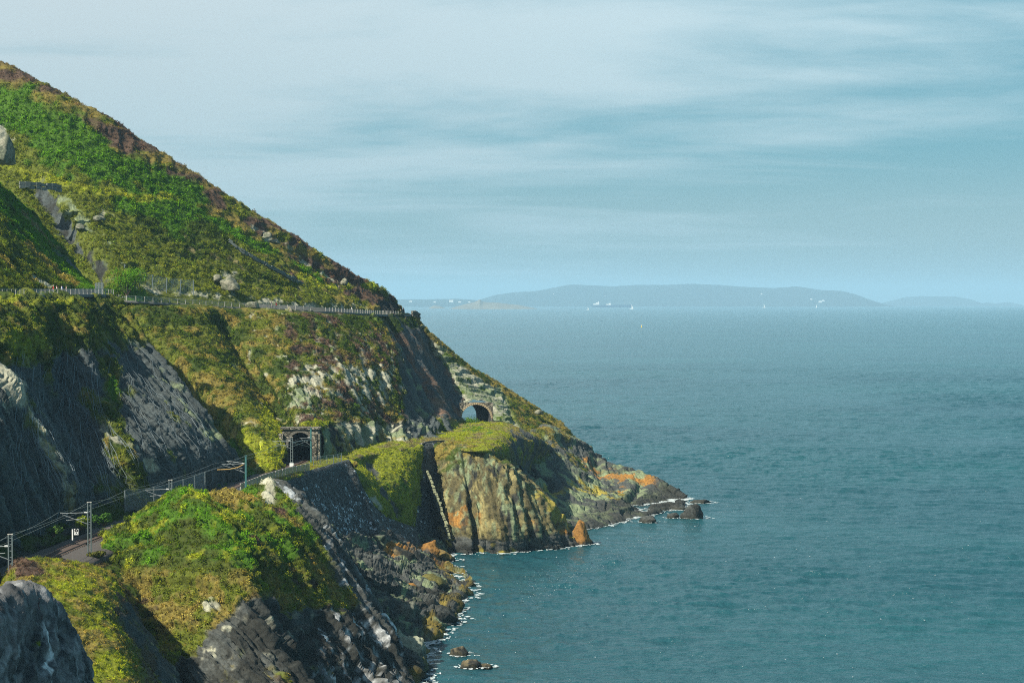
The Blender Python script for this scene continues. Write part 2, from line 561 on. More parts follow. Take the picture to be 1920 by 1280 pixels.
# ---- near slope above the path, left
sl1 = Sheet('near_slope', [
    [(-140, 330, 470), (-140, 400, 450), (-130, 480, 415), (-120, 545, 392), (-118, 560, 388)],
    [(-40, 325, 490), (-40, 400, 462), (-35, 475, 430), (-30, 540, 406), (-28, 556, 402)],
    [(10, 340, 505), (15, 405, 475), (20, 475, 445), (30, 540, 422), (32, 555, 418)],
    [(45, 385, 512), (55, 430, 488), (62, 485, 462), (75, 538, 440), (78, 553, 436)],
    [(85, 435, 512), (95, 465, 495), (102, 500, 476), (112, 535, 458), (115, 552, 453)],
    [(125, 485, 508), (132, 502, 496), (140, 520, 485), (148, 536, 474), (150, 551, 468)],
    [(165, 525, 500), (170, 532, 495), (176, 540, 489), (182, 546, 484), (184, 551, 480)],
    [(196, 545, 496), (199, 547, 493), (202, 549, 490), (205, 551, 488), (207, 553, 486)],
], step=0.42, top=(4, 14, -5), right=(3, 10, -6), base=(1, -3, -3), left=(-60, -20, 14), shift=(-3.4, 3.2, 0))
s = sl1
s.paint(s.px * 0 + 1, C_OLIVE)
s.speck(s.px * 0 + 1, C_GORSE, 4, 0.0, off=1)
s.speck(s.line([(0, 370), (60, 440), (120, 500), (170, 540)], 34), C_BRACK, 5, -0.7, off=2)
s.speck(s.line([(45, 460), (90, 500), (140, 535)], 8), C_GOLD, 3, -0.7, off=3)
s.speck(s.line([(-20, 460), (20, 500), (70, 535), (100, 548)], 12), C_GOLD, 3, -0.2, off=4)
s.speck(s.line([(40, 400), (100, 465), (120, 470)], 6), C_STRAW, 2, -0.3, off=5)
s.speck(s.line([(60, 520), (90, 540)], 6), C_PALE, 2, -0.4, rock=1, off=6)
s.speck(s.line([(140, 528), (160, 548)], 6), C_PALE, 2, -0.4, rock=1, off=6)
s.speck(s.line([(100, 470), (150, 512), (190, 540)], 7), C_SLATE, 2, -0.4, rock=1, off=7)
hummock(s, 0.42, 2.2, 4)
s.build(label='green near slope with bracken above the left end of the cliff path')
s.grow(2.0, (0.4, 1.3)); s.grow(0.8, (0.3, 0.6), 'tuft')

# ---- netted grey cliff between path and railway
cliff1 = Sheet('netted_cliff', [
    [(-170, 556, 372), (-160, 640, 352), (-150, 740, 335), (-130, 850, 310), (-110, 980, 285), (-90, 1130, 262)],
    [(-60, 556, 395), (-50, 620, 380), (-40, 720, 362), (-25, 840, 336), (-20, 950, 325), (-14, 1050, 318)],
    [(0, 557, 410), (20, 610, 392), (15, 700, 380), (30, 810, 362), (60, 915, 352), (80, 1010, 345)],
    [(40, 557, 424), (72, 640, 404), (60, 735, 388), (92, 830, 370), (130, 925, 362), (152, 985, 366)],
    [(62, 557, 432), (98, 650, 426), (96, 745, 408), (125, 840, 388), (156, 920, 378), (176, 975, 376)],
    [(100, 557, 447), (125, 650, 432), (140, 745, 416), (172, 840, 396), (200, 915, 388), (222, 958, 386)],
    [(145, 557, 458), (160, 640, 438), (180, 740, 420), (222, 835, 397), (258, 895, 398), (280, 938, 400)],
    [(160, 557, 464), (178, 645, 448), (206, 740, 430), (250, 835, 406), (288, 885, 408), (312, 925, 412)],
    [(190, 557, 480), (226, 640, 466), (276, 730, 450), (325, 812, 432), (362, 862, 430), (388, 903, 435)],
    [(216, 560, 495), (272, 640, 482), (342, 722, 472), (402, 802, 460), (436, 845, 460), (456, 886, 465)],
], step=0.36, top=(-2.4, 1, -1.2), right=(-6, 14, -3), base=(0.5, -3, -4), left=(-26, -45, 3))
s = cliff1
s.paint(s.px * 0 + 1, C_SLATE, 1)
nn = fbm(s.p0 * np.array([1, .6, .35]), 5, 4, .6)
topv = sm(s.py, 700, 585) 
veg = sm(nn + topv * 1.5 + s.blob(40, 640, 60, 50) * 1.5 + s.blob(140, 640, 70, 50) * .7 - 0.75, -0.1, 0.25)
veg = np.maximum(veg, sm(nn + 1.5 * s.line([(190, 690), (205, 745), (215, 790), (225, 830)], 20) + 0.9 * s.line([(160, 740), (230, 850), (290, 945)], 22) - 0.85, -.1, .3))
veg = np.maximum(veg, sm(nn + 1.0 * s.blob(300, 940, 110, 28) + s.blob(120, 985, 60, 22) * .8 - 0.85, -.1, .3))
s.paint(veg, C_OLIVE, 0)
s.speck(veg, C_GORSE, 3, -0.1, off=2)
s.speck(veg, C_GOLD, 2.5, 0.45, off=3)
s.speck(s.blob(205, 735, 16, 30), C_BRACK, 2, -0.9, rock=0, off=4)
s.speck(s.blob(40, 645, 55, 50), C_GRASS, 4, -0.6, off=5, rock=0)
s.speck(s.blob(60, 570, 160, 14), C_GRASS, 3, -0.35, off=6, rock=0)
s.speck(s.blob(10, 735, 48, 50), C_PALE, 6, -1.2, rock=1, off=7)
rib1 = s.line([(30, 750), (62, 790), (92, 850), (130, 930), (160, 990)], 17)
s.speck(rib1, C_STRAW, 2.5, -0.25, rock=.8, off=8)
s.speck(rib1, C_PALE, 2, 0.1, rock=1, off=9)
s.speck(s.line([(190, 800), (250, 850), (290, 880)], 16), C_PALE, 3, -0.1, rock=1, off=10)
s.speck(s.line([(250, 640), (330, 730), (400, 815)], 34), C_GREENR, 3, 0.1, rock=1, off=11, stretch=(1, 1, .5))
s.speck(s.px * 0 + 1, C_GUANO, 1.2, 1.3, soft=.1, off=12)
bed = (0.62, 0.74, 0.22)
s.strata(0.85, bed, 2.1, warp=0.9, k=1, cross=(0.25, 0.2, -0.95))
s.push(s.rock * ridged(s.p0 * np.array([1.0, 1, .45]), 4.5, 3, 2) * 0.45)
hummock(s, 0.5, 2.0, 7)
s.push(1.6 * s.blob(12, 738, 36, 40))
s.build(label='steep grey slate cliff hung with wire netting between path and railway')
s.grow(1.6, (0.35, 1.1)); s.grow(0.7, (0.3, 0.6), 'tuft')

# wire netting hung on the cliff: folds of mesh hanging from the top edge
def netting(name, sh, u0, u1, v0, v1, n, label, seed):
    rnd = random.Random(seed); m = MB()
    Pn = sh.p.reshape(sh.nu, sh.nv, 3); Nn = sh.n.reshape(sh.nu, sh.nv, 3)
    for _ in range(n):
        u = rnd.uniform(u0, u1); a = rnd.uniform(v0, v0 + .35 * (v1 - v0)) if rnd.random() < .7 else rnd.uniform(v0, v1 - .1)
        b = min(v1, a + rnd.uniform(.15, .6)); pts = []
        ph = rnd.uniform(0, 6); dr = rnd.gauss(0, .02)
        k = max(4, int((b - a) * 34))
        for j in range(k + 1):
            t = a + (b - a) * j / k
            uu = u + dr * (t - a) * 4 + .006 * math.sin(ph + t * 30) + rnd.gauss(0, .002)
            i = min(max(int(uu * (sh.nu - 1)), 0), sh.nu - 1); jj = min(int(t * (sh.nv - 1)), sh.nv - 1)
            i0, i1 = max(i - 2, 0), min(i + 3, sh.nu); j0, j1 = max(jj - 2, 0), min(jj + 3, sh.nv)
            q = Pn[i, jj] * .4 + Pn[i0:i1, j0:j1].reshape(-1, 3).mean(axis=0) * .6
            pts.append(tuple(q + Nn[i, jj] * (.35 + .15 * math.sin(ph + t * 17))))
        m.poly(pts, rnd.choice((.022, .03, .04)), 3)
    o = m.build(name, M_NET); tag(o, label, 'netting', kind='stuff')


M_NET = bpy.data.materials.new('net_wire'); M_NET.use_nodes = True
M_NET.node_tree.nodes['Principled BSDF'].inputs['Base Color'].default_value = (.15, .19, .21, 1)
M_NET.node_tree.nodes['Principled BSDF'].inputs['Roughness'].default_value = .7
netting('rock_netting', cliff1, .22, .40, .34, .97, 36, 'wire netting hanging on the leftmost face of the grey cliff', 1)
netting('rock_netting', cliff1, .45, .64, .26, .97, 46, 'wire netting hanging on the middle face of the grey cliff', 2)
netting('rock_netting', cliff1, .72, .90, .26, .95, 26, 'wire netting on the cliff face nearest the tunnel', 3)

# ---- lit slope of the middle spur, with the tunnel at its foot
PORT = P(571, 866, 505)      # foot of the portal, middle
slope2 = Sheet('middle_spur', [
    [(190, 566, 572), (225, 640, 560), (310, 720, 545), (380, 790, 528), (430, 850, 508), (455, 892, 478)],
    [(235, 566, 556), (285, 640, 540), (370, 720, 525), (430, 790, 510), (475, 845, 492), (500, 882, 476)],
    [(300, 570, 560), (345, 640, 545), (425, 720, 526), (475, 780, 512), (512, 828, 500), (530, 872, 490)],
    [(365, 574, 566), (400, 640, 555), (455, 720, 540), (495, 775, 527), (524, 815, 513), (538, 868, 500)],
    [(405, 577, 576), (430, 640, 568), (475, 715, 552), (515, 770, 538), (541, 800, 520), (548, 866, 506)],
    [(445, 579, 584), (470, 640, 566), (510, 715, 546), (548, 765, 530), (570, 798, 512), (572, 866, 508)],
    [(520, 582, 592), (545, 645, 572), (570, 715, 550), (585, 770, 533), (598, 802, 517), (602, 864, 510)],
    [(600, 586, 606), (620, 650, 584), (635, 720, 561), (640, 780, 545), (645, 820, 538), (648, 850, 532)],
    [(670, 590, 632), (695, 655, 605), (700, 725, 582), (695, 785, 565), (698, 825, 556), (700, 848, 552)],
    [(706, 592, 652), (742, 672, 620), (748, 745, 596), (752, 790, 582), (765, 820, 572), (772, 842, 568)],
    [(708, 590, 672), (756, 672, 650), (782, 745, 622), (792, 790, 604), (802, 815, 592), (806, 834, 582)],
    [(712, 588, 692), (765, 665, 678), (800, 735, 655), (822, 780, 635), (830, 800, 620), (832, 822, 608)],
], step=0.38, top=(-1, 3, -1.0), base=(0, -2, -4), right=(-4, 12, -2))
s = slope2
s.paint(s.px * 0 + 1, C_OLIVE)
s.speck(s.px * 0 + 1, C_GOLD, 3.2, 0.0, off=1)
s.speck(sm(s.px, 470, 560), C_PURP, 3.0, -0.05, off=2); s.speck(sm(s.px, 360, 460), C_PALE, 1.6, 0.5, off=2.5, rock=1)
s.speck(s.px * 0 + 1, C_GORSE, 3.0, 0.12, off=3)
s.speck(s.blob(290, 590, 110, 40, 20), C_GORSE, 5, -0.35, off=4)
s.speck(s.blob(680, 600, 90, 40), C_GORSE, 5, -0.35, off=4)
s.speck(s.line([(470, 840), (510, 870), (530, 820), (500, 780)], 34), C_GRASS, 4, -0.7, off=5)
s.speck(s.blob(590, 797, 40, 8), C_GRASS, 4, -0.9, off=5)
lo = s.blob(560, 740, 60, 70) + s.blob(700, 740, 80, 60) + s.blob(660, 690, 80, 40) * .6 + s.blob(640, 820, 60, 30)
s.speck(lo, C_PALE, 2.6, -0.05, rock=1, off=6, stretch=(1.4, 1, .7))
s.speck(s.blob(565, 750, 60, 50), C_GREENR, 3.0, -0.35, rock=1, off=7, stretch=(1.8, 1, .5))
s.speck(sm(s.py, 785, 812) * sm(s.px, 588, 612), C_GREENR, 4.0, -0.9, rock=1, off=8)
s.speck(sm(s.py, 785, 812) * sm(s.px, 600, 620), C_GOLD, 3, 0.25, rock=.3, off=8.5)
s.speck(sm(s.py, 775, 800) * sm(s.px, 600, 620), C_DARK, 3, 0.1, rock=1, off=8.7, stretch=(1.7, 1, .25))
s.speck(sm(s.py, 775, 800) * sm(s.px, 600, 620), C_PALE, 2.5, 0.2, rock=1, off=8.9, stretch=(1.7, 1, .3))
s.speck(s.blob(450, 700, 60, 90, 40), C_GREENR, 3, 0.4, rock=1, off=9)
s.speck(s.line([(480, 690), (515, 760), (540, 800)], 18), C_GORSE, 3, -0.4, rock=0, off=10)
s.speck(s.line([(395, 590), (430, 620), (445, 640)], 12), C_GORSE, 3, -0.4, rock=0, off=11)
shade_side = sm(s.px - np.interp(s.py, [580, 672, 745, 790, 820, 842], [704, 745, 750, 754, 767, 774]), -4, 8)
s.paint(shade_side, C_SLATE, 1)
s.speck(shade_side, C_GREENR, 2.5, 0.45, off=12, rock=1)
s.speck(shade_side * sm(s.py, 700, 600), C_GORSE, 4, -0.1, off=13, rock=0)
s.push(-1.8 * s.line([(470, 680), (515, 760), (543, 805)], 12) - 1.0 * s.line([(395, 600), (430, 635), (455, 670)], 10))
s.strata(0.55 * 1.0, (0.9, 0.35, 0.25), 1.6, warp=1.2, k=2, cross=(0.1, 0, 1)) if False else None
rk = s.rock.copy()
bd = np.array([.93, .2, .30]); c = s.p0 @ bd + fbm(s.p0, 10, 2, .5) * 1.2
i = np.floor(c / 1.7); f = c / 1.7 - i
ll = hash1(i, 3) * (1 - sm(f, .75, 1)) + hash1(i + 1, 3) * sm(f, .75, 1) - 0.5 * np.exp(-((f - .88) / .08) ** 2)
s.push(rk * (ll * 0.75 + ridged(s.p0 * np.array([1, 1, .5]), 3, 3) * 0.4))
butt = sm(s.py, 770, 810) * sm(s.px, 600, 640)
s.push(butt * (ridged(s.p0 * np.array([1, .3, .12]), 3.2, 3, 4) * 2.4))
hummock(s, 0.6, 2.4, 2)


def port_hole(c):
    dx = np.abs(c[:, 0] - PORT[0]); dz = c[:, 2] - 22.0
    return (dx < 3.5) & (dz < 6.5) & (c[:, 1] < PORT[1] + 7) & (c[:, 1] > PORT[1] - 12) & (dz > -3)


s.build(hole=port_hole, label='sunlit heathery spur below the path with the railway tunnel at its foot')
s.grow(.10, (1.2, 2.2), mask=sm(.14 - s.tint[:, 0], 0, .04)); s.grow(2.2, (0.35, 1.2)); s.grow(1.2, (0.3, 0.6), 'tuft')

# ---- shaded ribs left of the arch
ribs = Sheet('shaded_gully', [
    [(730, 592, 668), (770, 660, 662), (792, 725, 645), (812, 775, 622), (828, 806, 606), (835, 830, 590)],
    [(748, 592, 682), (785, 655, 672), (812, 720, 652), (832, 770, 632), (850, 800, 618), (862, 826, 596)],
    [(760, 592, 692), (795, 655, 690), (820, 715, 680), (842, 765, 664), (862, 798, 642), (890, 822, 606)],
    [(772, 592, 700), (803, 650, 700), (832, 710, 690), (856, 755, 678), (875, 796, 660), (905, 818, 622)],
    [(790, 612, 706), (815, 660, 703), (848, 715, 692), (872, 760, 680), (900, 800, 662), (930, 815, 632)],
], step=0.4, top=(-1, 3, -1.0), base=(0, -3, -3), left=(-5, 2, 2))
s = ribs
s.paint(s.px * 0 + 1, C_SLATE, 1)
s.speck(s.px * 0 + 1, C_PURP, 5, 0.1, rock=.9, off=1)
low = sm(s.py - np.interp(s.px, [790, 830, 870, 930], [770, 795, 790, 795]), -6, 10)
s.paint(low, C_GRASS, 0)
s.speck(low * s.blob(825, 800, 40, 25), C_GORSE, 5, -0.9, rock=0, off=2)
s.speck(sm(s.py, 660, 600), C_GORSE, 4, -0.3, rock=0, off=3)
s.push(s.rock * (1.2 * ridged(s.p0 * np.array([1, 1, .25]), 8, 3)))
s.strata(0.45, (0.8, -0.2, 0.5), 1.5, k=4)
hummock(s, 0.3, 2.0, 3)
def gully_hole(c):
    dx = (c[:, 0] - P(893, 797, 666)[0]); dz = c[:, 2] - P(893, 797, 666)[2]
    return (np.abs(dx) < 4.2) & (dz > .5) & (dz < 6.4) & (c[:, 1] > P(893, 797, 666)[1] - 4)


s.build(hole=gully_hole, label='shaded slate gully with a grass fan beside the arch')
s.grow(1.3, (0.3, 0.9)); s.grow(1.2, (0.3, 0.6), 'tuft')

# ---- headland with the arch
ARCH = P(893, 797, 666)
head = Sheet('arch_headland', [
    [(776, 592, 700), (800, 650, 703), (832, 708, 694), (850, 750, 684), (858, 778, 676), (862, 808, 664)],
    [(800, 618, 704), (830, 668, 700), (858, 715, 691), (876, 752, 682), (884, 778, 675), (888, 808, 664)],
    [(835, 650, 709), (858, 692, 700), (884, 728, 691), (903, 757, 682), (914, 780, 675), (918, 808, 664)],
    [(872, 682, 713), (895, 712, 703), (918, 742, 693), (935, 765, 684), (945, 785, 676), (950, 812, 664)],
    [(912, 708, 717), (928, 730, 707), (945, 752, 697), (958, 775, 688), (968, 795, 680), (975, 822, 664)],
    [(955, 735, 720), (965, 755, 710), (978, 775, 701), (990, 795, 692), (1000, 812, 684), (1010, 842, 664)],
    [(1005, 768, 722), (1012, 785, 712), (1020, 802, 702), (1030, 820, 692), (1038, 838, 682), (1045, 868, 660)],
    [(1050, 795, 722), (1054, 808, 713), (1058, 822, 704), (1064, 838, 694), (1070, 855, 682), (1078, 885, 662)],
    [(1082, 830, 720), (1084, 840, 712), (1088, 852, 702), (1092, 865, 692), (1098, 882, 680), (1105, 905, 662)],
], step=0.38, top=(5, 26, -12), base=(0, -6, -6))
s = head
s.paint(s.px * 0 + 1, C_GREENR, 1)
s.speck(s.px * 0 + 1, C_PALE, 3, 0.05, off=1)
s.speck(s.px * 0 + 1, C_GORSE, 2, 0.35, off=2)
bnd = np.interp(s.py, [700, 730, 790, 830], [915, 940, 962, 985])
right = sm(s.px - bnd, -4, 8)
s.paint(right, C_OLIVE, 0)
s.speck(right, C_GORSE, 4, -0.1, off=3, rock=0)
s.speck(right, C_GOLD, 3, 0.15, off=4, rock=0)
s.speck(right * sm(s.py, 790, 830), C_GRAY, 3, 0.0, off=5, rock=1)
sky_e = np.interp(s.px, [776, 800, 835, 872, 912, 955, 1005, 1050, 1082], [592, 618, 650, 682, 708, 735, 768, 795, 830])
edge = sm(s.py - sky_e, 20, 6)
s.speck(edge, C_GOLD, 3, -0.5, off=6, rock=0)
s.speck(edge, C_GORSE, 3, 0.1, off=7, rock=0)
s.push((1 - right) * (-1.2) * s.line([(955, 740), (962, 790)], 5))
st = s.rock
q = s.p0[:, 2] * 1.0 + s.p0[:, 0] * 0.22 + fbm(s.p0, 9, 3, .5, 2) * 0.9
for th, am in ((1.5, .55), (.62, .3)):
    i = np.floor(q / th); f = q / th - i
    s.push(st * am * (hash1(i, 3) * .8 + (f - .5) * -.9 - 0.9 * np.exp(-((f - .04) / .09) ** 2)))
s.push(st * ridged(s.p0, 2.5, 3) * 0.35)
hummock(s, 0.42, 2.2, 6)
AW, AH, AS = 4.05, 6.2, 2.4      # half width, height, springing of the arch


def arch_hole(c):
    dx = np.abs(c[:, 0] - ARCH[0]); dz = c[:, 2] - ARCH[2]
    return (c[:, 1] < ARCH[1] + 14) & (((dx < AW + .2) & (dz < AS)) | ((dx / (AW + .3)) ** 2 + (np.maximum(dz - AS, 0) / (AH - AS + .3)) ** 2 < 1)) & (c[:, 0] > ARCH[0] - AW - 1)


s.build(hole=arch_hole, label='layered green grey rock headland pierced by an old arch')
s.grow(1.4, (0.3, 1.0)); s.grow(0.7, (0.3, 0.5), 'tuft')

# ---- rocky point running down into the sea
point = Sheet('rocky_point', [
    [(930, 800, 668), (950, 820, 650), (955, 845, 628), (975, 880, 606), (995, 935, 590), (1005, 995, 580)],
    [(985, 815, 676), (995, 838, 655), (1000, 862, 636), (1015, 895, 616), (1030, 945, 600), (1042, 1010, 562)],
    [(1040, 805, 704), (1042, 840, 680), (1045, 870, 656), (1055, 905, 632), (1070, 950, 612), (1080, 1000, 580)],
    [(1074, 820, 714), (1082, 858, 688), (1088, 888, 662), (1098, 922, 638), (1110, 955, 618), (1120, 988, 596)],
    [(1105, 846, 712), (1112, 872, 690), (1118, 896, 668), (1128, 925, 646), (1138, 955, 626), (1148, 980, 604)],
    [(1150, 868, 706), (1154, 886, 690), (1158, 904, 674), (1163, 924, 658), (1168, 946, 642), (1174, 974, 614)],
    [(1200, 886, 698), (1200, 902, 686), (1200, 916, 674), (1202, 932, 662), (1204, 948, 648), (1206, 966, 624)],
    [(1240, 912, 690), (1240, 922, 682), (1240, 931, 674), (1240, 940, 666), (1240, 949, 656), (1238, 958, 636)],
    [(1268, 927, 684), (1268, 932, 680), (1268, 937, 675), (1268, 942, 670), (1266, 947, 662), (1262, 953, 646)],
    [(1286, 938, 680), (1286, 940, 678), (1286, 942, 675), (1285, 943, 672), (1283, 945, 668), (1280, 948, 656)],
], step=0.36, top=(4, 18, -9), base=(0.5, -3, -3.5), right=(2.0, 1, -4))
s = point
s.paint(s.px * 0 + 1, C_GREENR, 1)
s.speck(s.px * 0 + 1, C_GRAY, 4, 0.0, off=1)
s.speck(sm(s.px, 1075, 1010) * sm(s.py, 905, 850), C_OLIVE, 3, -0.3, rock=0, off=2)
s.speck(sm(s.px, 1120, 1040) * sm(s.py, 900, 850), C_GOLD, 3, 0.1, rock=0, off=3)
s.speck(s.line([(1010, 925), (1080, 910), (1160, 935)], 26), C_YLW, 3, -0.05, off=4)
s.speck(s.line([(1080, 860), (1150, 885), (1230, 905)], 18), C_ORNG, 2.6, 0.0, off=5)
s.speck(s.blob(1170, 905, 40, 25), C_ORNG, 2.6, 0.0, off=6)
wet = sm(s.p0[:, 2], 3.2, 1.0)
s.paint(wet * sm(s.px, 900, 1250) * .9, C_DARK)
s.paint(sm(s.px, 1215, 1265) * .85, C_DARK)
s.speck(s.line([(960, 845), (1000, 880), (1040, 905)], 14), C_DARK, 3, -0.7, rock=1, off=7)
s.push(-2.6 * s.line([(955, 840), (1000, 875), (1045, 912)], 10))
s.push(-2.2 * s.line([(1118, 870), (1135, 895), (1165, 915)], 12))
s.push(-1.8 * s.line([(1200, 915), (1180, 940), (1210, 950)], 9))
s.strata(0.75, (0.35, -0.15, 0.9), 1.7, warp=3.2, warp_size=22, k=5, cross=(1, .2, .2))
s.push(s.rock * ridged(s.p0, 4, 3) * 0.5)
hummock(s, 0.35, 2.2, 9)
s.build(label='dark rocky point with orange lichen running down into the sea')
s.grow(1.4, (0.3, 0.9))

# ---- orange cliff with the grassy top
ocliff = Sheet('orange_cliff', [
    [(815, 842, 562), (818, 870, 560), (820, 915, 556), (822, 960, 552), (824, 1000, 546), (826, 1042, 538)],
    [(834, 842, 555), (838, 870, 552), (836, 915, 546), (834, 960, 541), (832, 1000, 537), (836, 1040, 532)],
    [(862, 843, 552), (865, 870, 548), (868, 915, 542), (872, 960, 537), (876, 1000, 534), (880, 1038, 532)],
    [(892, 843, 553), (894, 870, 548), (896, 915, 542), (898, 960, 538), (900, 1000, 535), (903, 1038, 534)],
    [(912, 843, 555), (925, 870, 548), (932, 915, 540), (936, 960, 535), (940, 1000, 533), (945, 1036, 533)],
    [(926, 845, 560), (952, 875, 551), (968, 918, 543), (976, 960, 538), (984, 1000, 536), (990, 1032, 537)],
    [(940, 858, 566), (978, 892, 556), (1004, 930, 549), (1020, 965, 544), (1030, 1000, 541), (1038, 1029, 541)],
    [(955, 872, 574), (1000, 912, 564), (1032, 948, 557), (1052, 975, 552), (1065, 1000, 549), (1074, 1025, 547)],
    [(965, 880, 584), (1012, 922, 574), (1046, 962, 567), (1072, 986, 562), (1090, 1003, 558), (1106, 1019, 554)],
], step=0.34, top=(0, 6, 0.2), base=(0, -2, -3), right=(0, 8, -3), left=(-2, 6, 0))
s = ocliff
s.paint(s.px * 0 + 1, (.115, .10, .045), .7)
s.speck(s.px * 0 + 1, C_STRAW, 2.5, 0.3, rock=.8, off=1, stretch=(1.5, 1, .5))
s.speck(s.px * 0 + 1, C_GREENR, 2.0, 0.25, rock=1, off=2, stretch=(1.6, 1, .4)); s.speck(s.px * 0 + 1, C_DARK, 2.0, 0.4, rock=1, off=2.5, stretch=(1.8, 1, .3))
s.speck(sm(s.py, 960, 850), C_GORSE, 3, 0.15, rock=.1, off=3)
s.speck(sm(s.py, 900, 850), C_GOLD, 3, 0.0, rock=.1, off=4)
z = s.p0[:, 2] + fbm(s.p0, 5, 3) * 1.0
z2 = z + 2.2 * fbm(s.p0 * np.array([1, 1, .3]), 3, 3, .6, 4); band = sm(z2, 3.0, 4.6) * sm(z2, 9.5, 7.0)
s.speck(band, C_ORNG, 4, -0.02, rock=1, off=5, stretch=(1, 1, .6)); s.speck(band, C_GREENR, 2.5, 0.35, rock=1, off=5.5, stretch=(1.5, 1, .3))
s.speck(s.line([(990, 920), (1040, 965), (1060, 985)], 18), C_YLW, 3, -0.15, rock=1, off=6)
s.paint(sm(z, 3.4, 2.6), C_GRAY, 1)
s.paint(sm(z, 1.6, .5), C_DARK, 1)
s.speck(sm(z, 3.4, 2.4), C_YLW, 2, .5, off=7)
s.push(-2.8 * s.line([(882, 940), (890, 985), (894, 1045)], 5) - 1.0 * s.line([(868, 850), (875, 900), (884, 945)], 4))
s.push(-1.5 * s.line([(990, 960), (1000, 1030)], 5) - 1.6 * s.line([(1050, 985), (1062, 1025)], 6) - 1.0 * s.line([(922, 900), (930, 950)], 6))
s.push(ridged(s.p0 * np.array([1, .8, .22]), 4.2, 3, 3) * 0.4 + fbm(s.p0, 8, 3) * .5)
s.strata(0.65, (0.95, 0.15, 0.25), 1.5, warp=2.2, warp_size=7, k=6, cross=(.1, 0, 1))
hummock(s, 0.25, 1.6, 9)
s.build(label='sea cliff streaked with orange lichen below the grassy terrace')
s.grow(1.2, (0.25, 0.7), mask=sm(s.py, 990, 900) + .25); s.grow(1.0, (0.2, 0.5), 'tuft')

# ---- grass terrace of the old line and the hollow below it
RZ = 22.1


def lvl(px, py, z=RZ, d=None):
    q = P_on(px, py, z)
    return (q[0], q[1], q[2], 1)


terr = Sheet('grass_terrace', [
    [lvl(585, 838, 23.5), lvl(600, 852, 22.6), lvl(600, 862), lvl(598, 876)],
    [lvl(640, 832, 23.4), lvl(640, 845, 22.8), lvl(640, 856), lvl(640, 867)],
    [lvl(700, 830, 23.2), lvl(700, 838, 22.8), lvl(700, 846, 22.4), lvl(692, 854, 21.9)],
    [lvl(760, 828, 22.9), lvl(760, 834, 22.6), lvl(758, 840, 22.4), lvl(748, 846, 22.0)],
    [lvl(812, 812, 22.8), lvl(808, 818, 22.6), lvl(805, 826, 22.4), lvl(800, 835, 22.1)],
    [lvl(855, 800, 22.8), lvl(850, 812, 22.7), lvl(845, 826, 22.5), lvl(840, 838, 22.0)],
    [lvl(900, 794, 22.9), lvl(900, 808, 22.8), lvl(890, 826, 22.4), lvl(880, 842, 21.9)],
    [lvl(940, 796, 23.2), lvl(940, 808, 23.0), lvl(930, 824, 22.4), lvl(915, 843, 21.6)],
    [lvl(975, 806, 22.2), lvl(972, 816, 21.6), lvl(962, 832, 20.4), lvl(938, 850, 19.8)],
    [lvl(1010, 822, 19.6), lvl(1005, 832, 18.6), lvl(990, 850, 16.6), lvl(965, 868, 15.6)],
    [lvl(1035, 840, 15.6), lvl(1028, 852, 14.0), lvl(1010, 870, 12.0), lvl(985, 890, 11.0)],
], step=0.36, right=(1, 3, -1.5), top=(0, 8, -.5), base=(0, .5, -1.0))
s = terr
s.paint(s.px * 0 + 1, C_GRASS)
s.speck(s.px * 0 + 1, C_STRAW, 4, 0.1, off=1)
s.speck(s.blob(850, 830, 110, 18), C_GOLD, 4, 0.1, off=2)
s.speck(s.line([(870, 805), (920, 812)], 14), C_BRACK, 3, 0.0, off=3)
s.speck(sm(s.px, 935, 965), C_GRAY, 3, -.3, off=4, rock=1); s.speck(sm(s.px, 935, 965), C_GOLD, 2, .3, off=4.5, rock=.2)
s.push(0.5 * s.blob(900, 808, 35, 9) + fbm(s.p0, 5, 3) * 0.25)
hummock(s, 0.2, 1.5, 1)
s.build(label='sunlit yellow grass terrace of the old line between tunnel and arch')
s.grow(3.2, (0.25, 0.6), 'tuft'); s.grow(0.35, (0.3, 0.8))

hollow = Sheet('grass_hollow', [
    [lvl(590, 872, 22), (632, 882, 500), (654, 905, 499), (674, 930, 498), (690, 950, 499), (706, 985, 500)],
    [lvl(642, 862, 22.3), (668, 882, 505), (690, 908, 503), (705, 935, 503), (718, 957, 505), (730, 990, 513)],
    [lvl(692, 849, 22.3), (706, 876, 521), (722, 910, 513), (732, 938, 511), (742, 966, 514), (748, 995, 520)],
    [lvl(748, 843, 22.2), (752, 875, 533), (757, 908, 525), (763, 940, 523), (767, 975, 526), (770, 1000, 530)],
    [lvl(784, 839, 22.2), (781, 872, 544), (778, 905, 537), (775, 940, 532), (773, 978, 530), (772, 1005, 530)],
    [lvl(797, 838, 21.8), (797, 872, 566), (795, 905, 558), (792, 940, 550), (790, 978, 545), (790, 1005, 545)],
], step=0.36, top=(0, 2, -.25))
s = hollow
s.paint(s.px * 0 + 1, C_GRASS)
s.speck(s.px * 0 + 1, C_OLIVE, 2.2, 0.35, off=1)
s.speck(s.blob(745, 915, 45, 50), C_BRACK, 3, 0.15, off=2)
s.speck(s.line([(690, 855), (705, 885), (730, 930), (752, 965)], 12), C_GRAY, 2.5, -0.35, rock=1, off=3)
s.speck(s.line([(695, 925), (715, 950)], 9), C_PALE, 2, -0.3, rock=1, off=4)
s.speck(s.blob(760, 900, 35, 50), C_STRAW, 1.8, 0.35, off=5)
s.speck(s.blob(720, 850, 80, 10), C_GOLD, 2, -0.1, off=6)
s.push(fbm(s.p0, 5, 3) * 0.4 - 1.0 * s.line([(690, 855), (730, 930), (752, 965)], 16))
hummock(s, 0.3, 1.6, 2)
s.build(label='steep grassy hollow behind the sea wall')
s.grow(1.8, (0.25, 0.8)); s.grow(2.0, (0.25, 0.5), 'tuft')

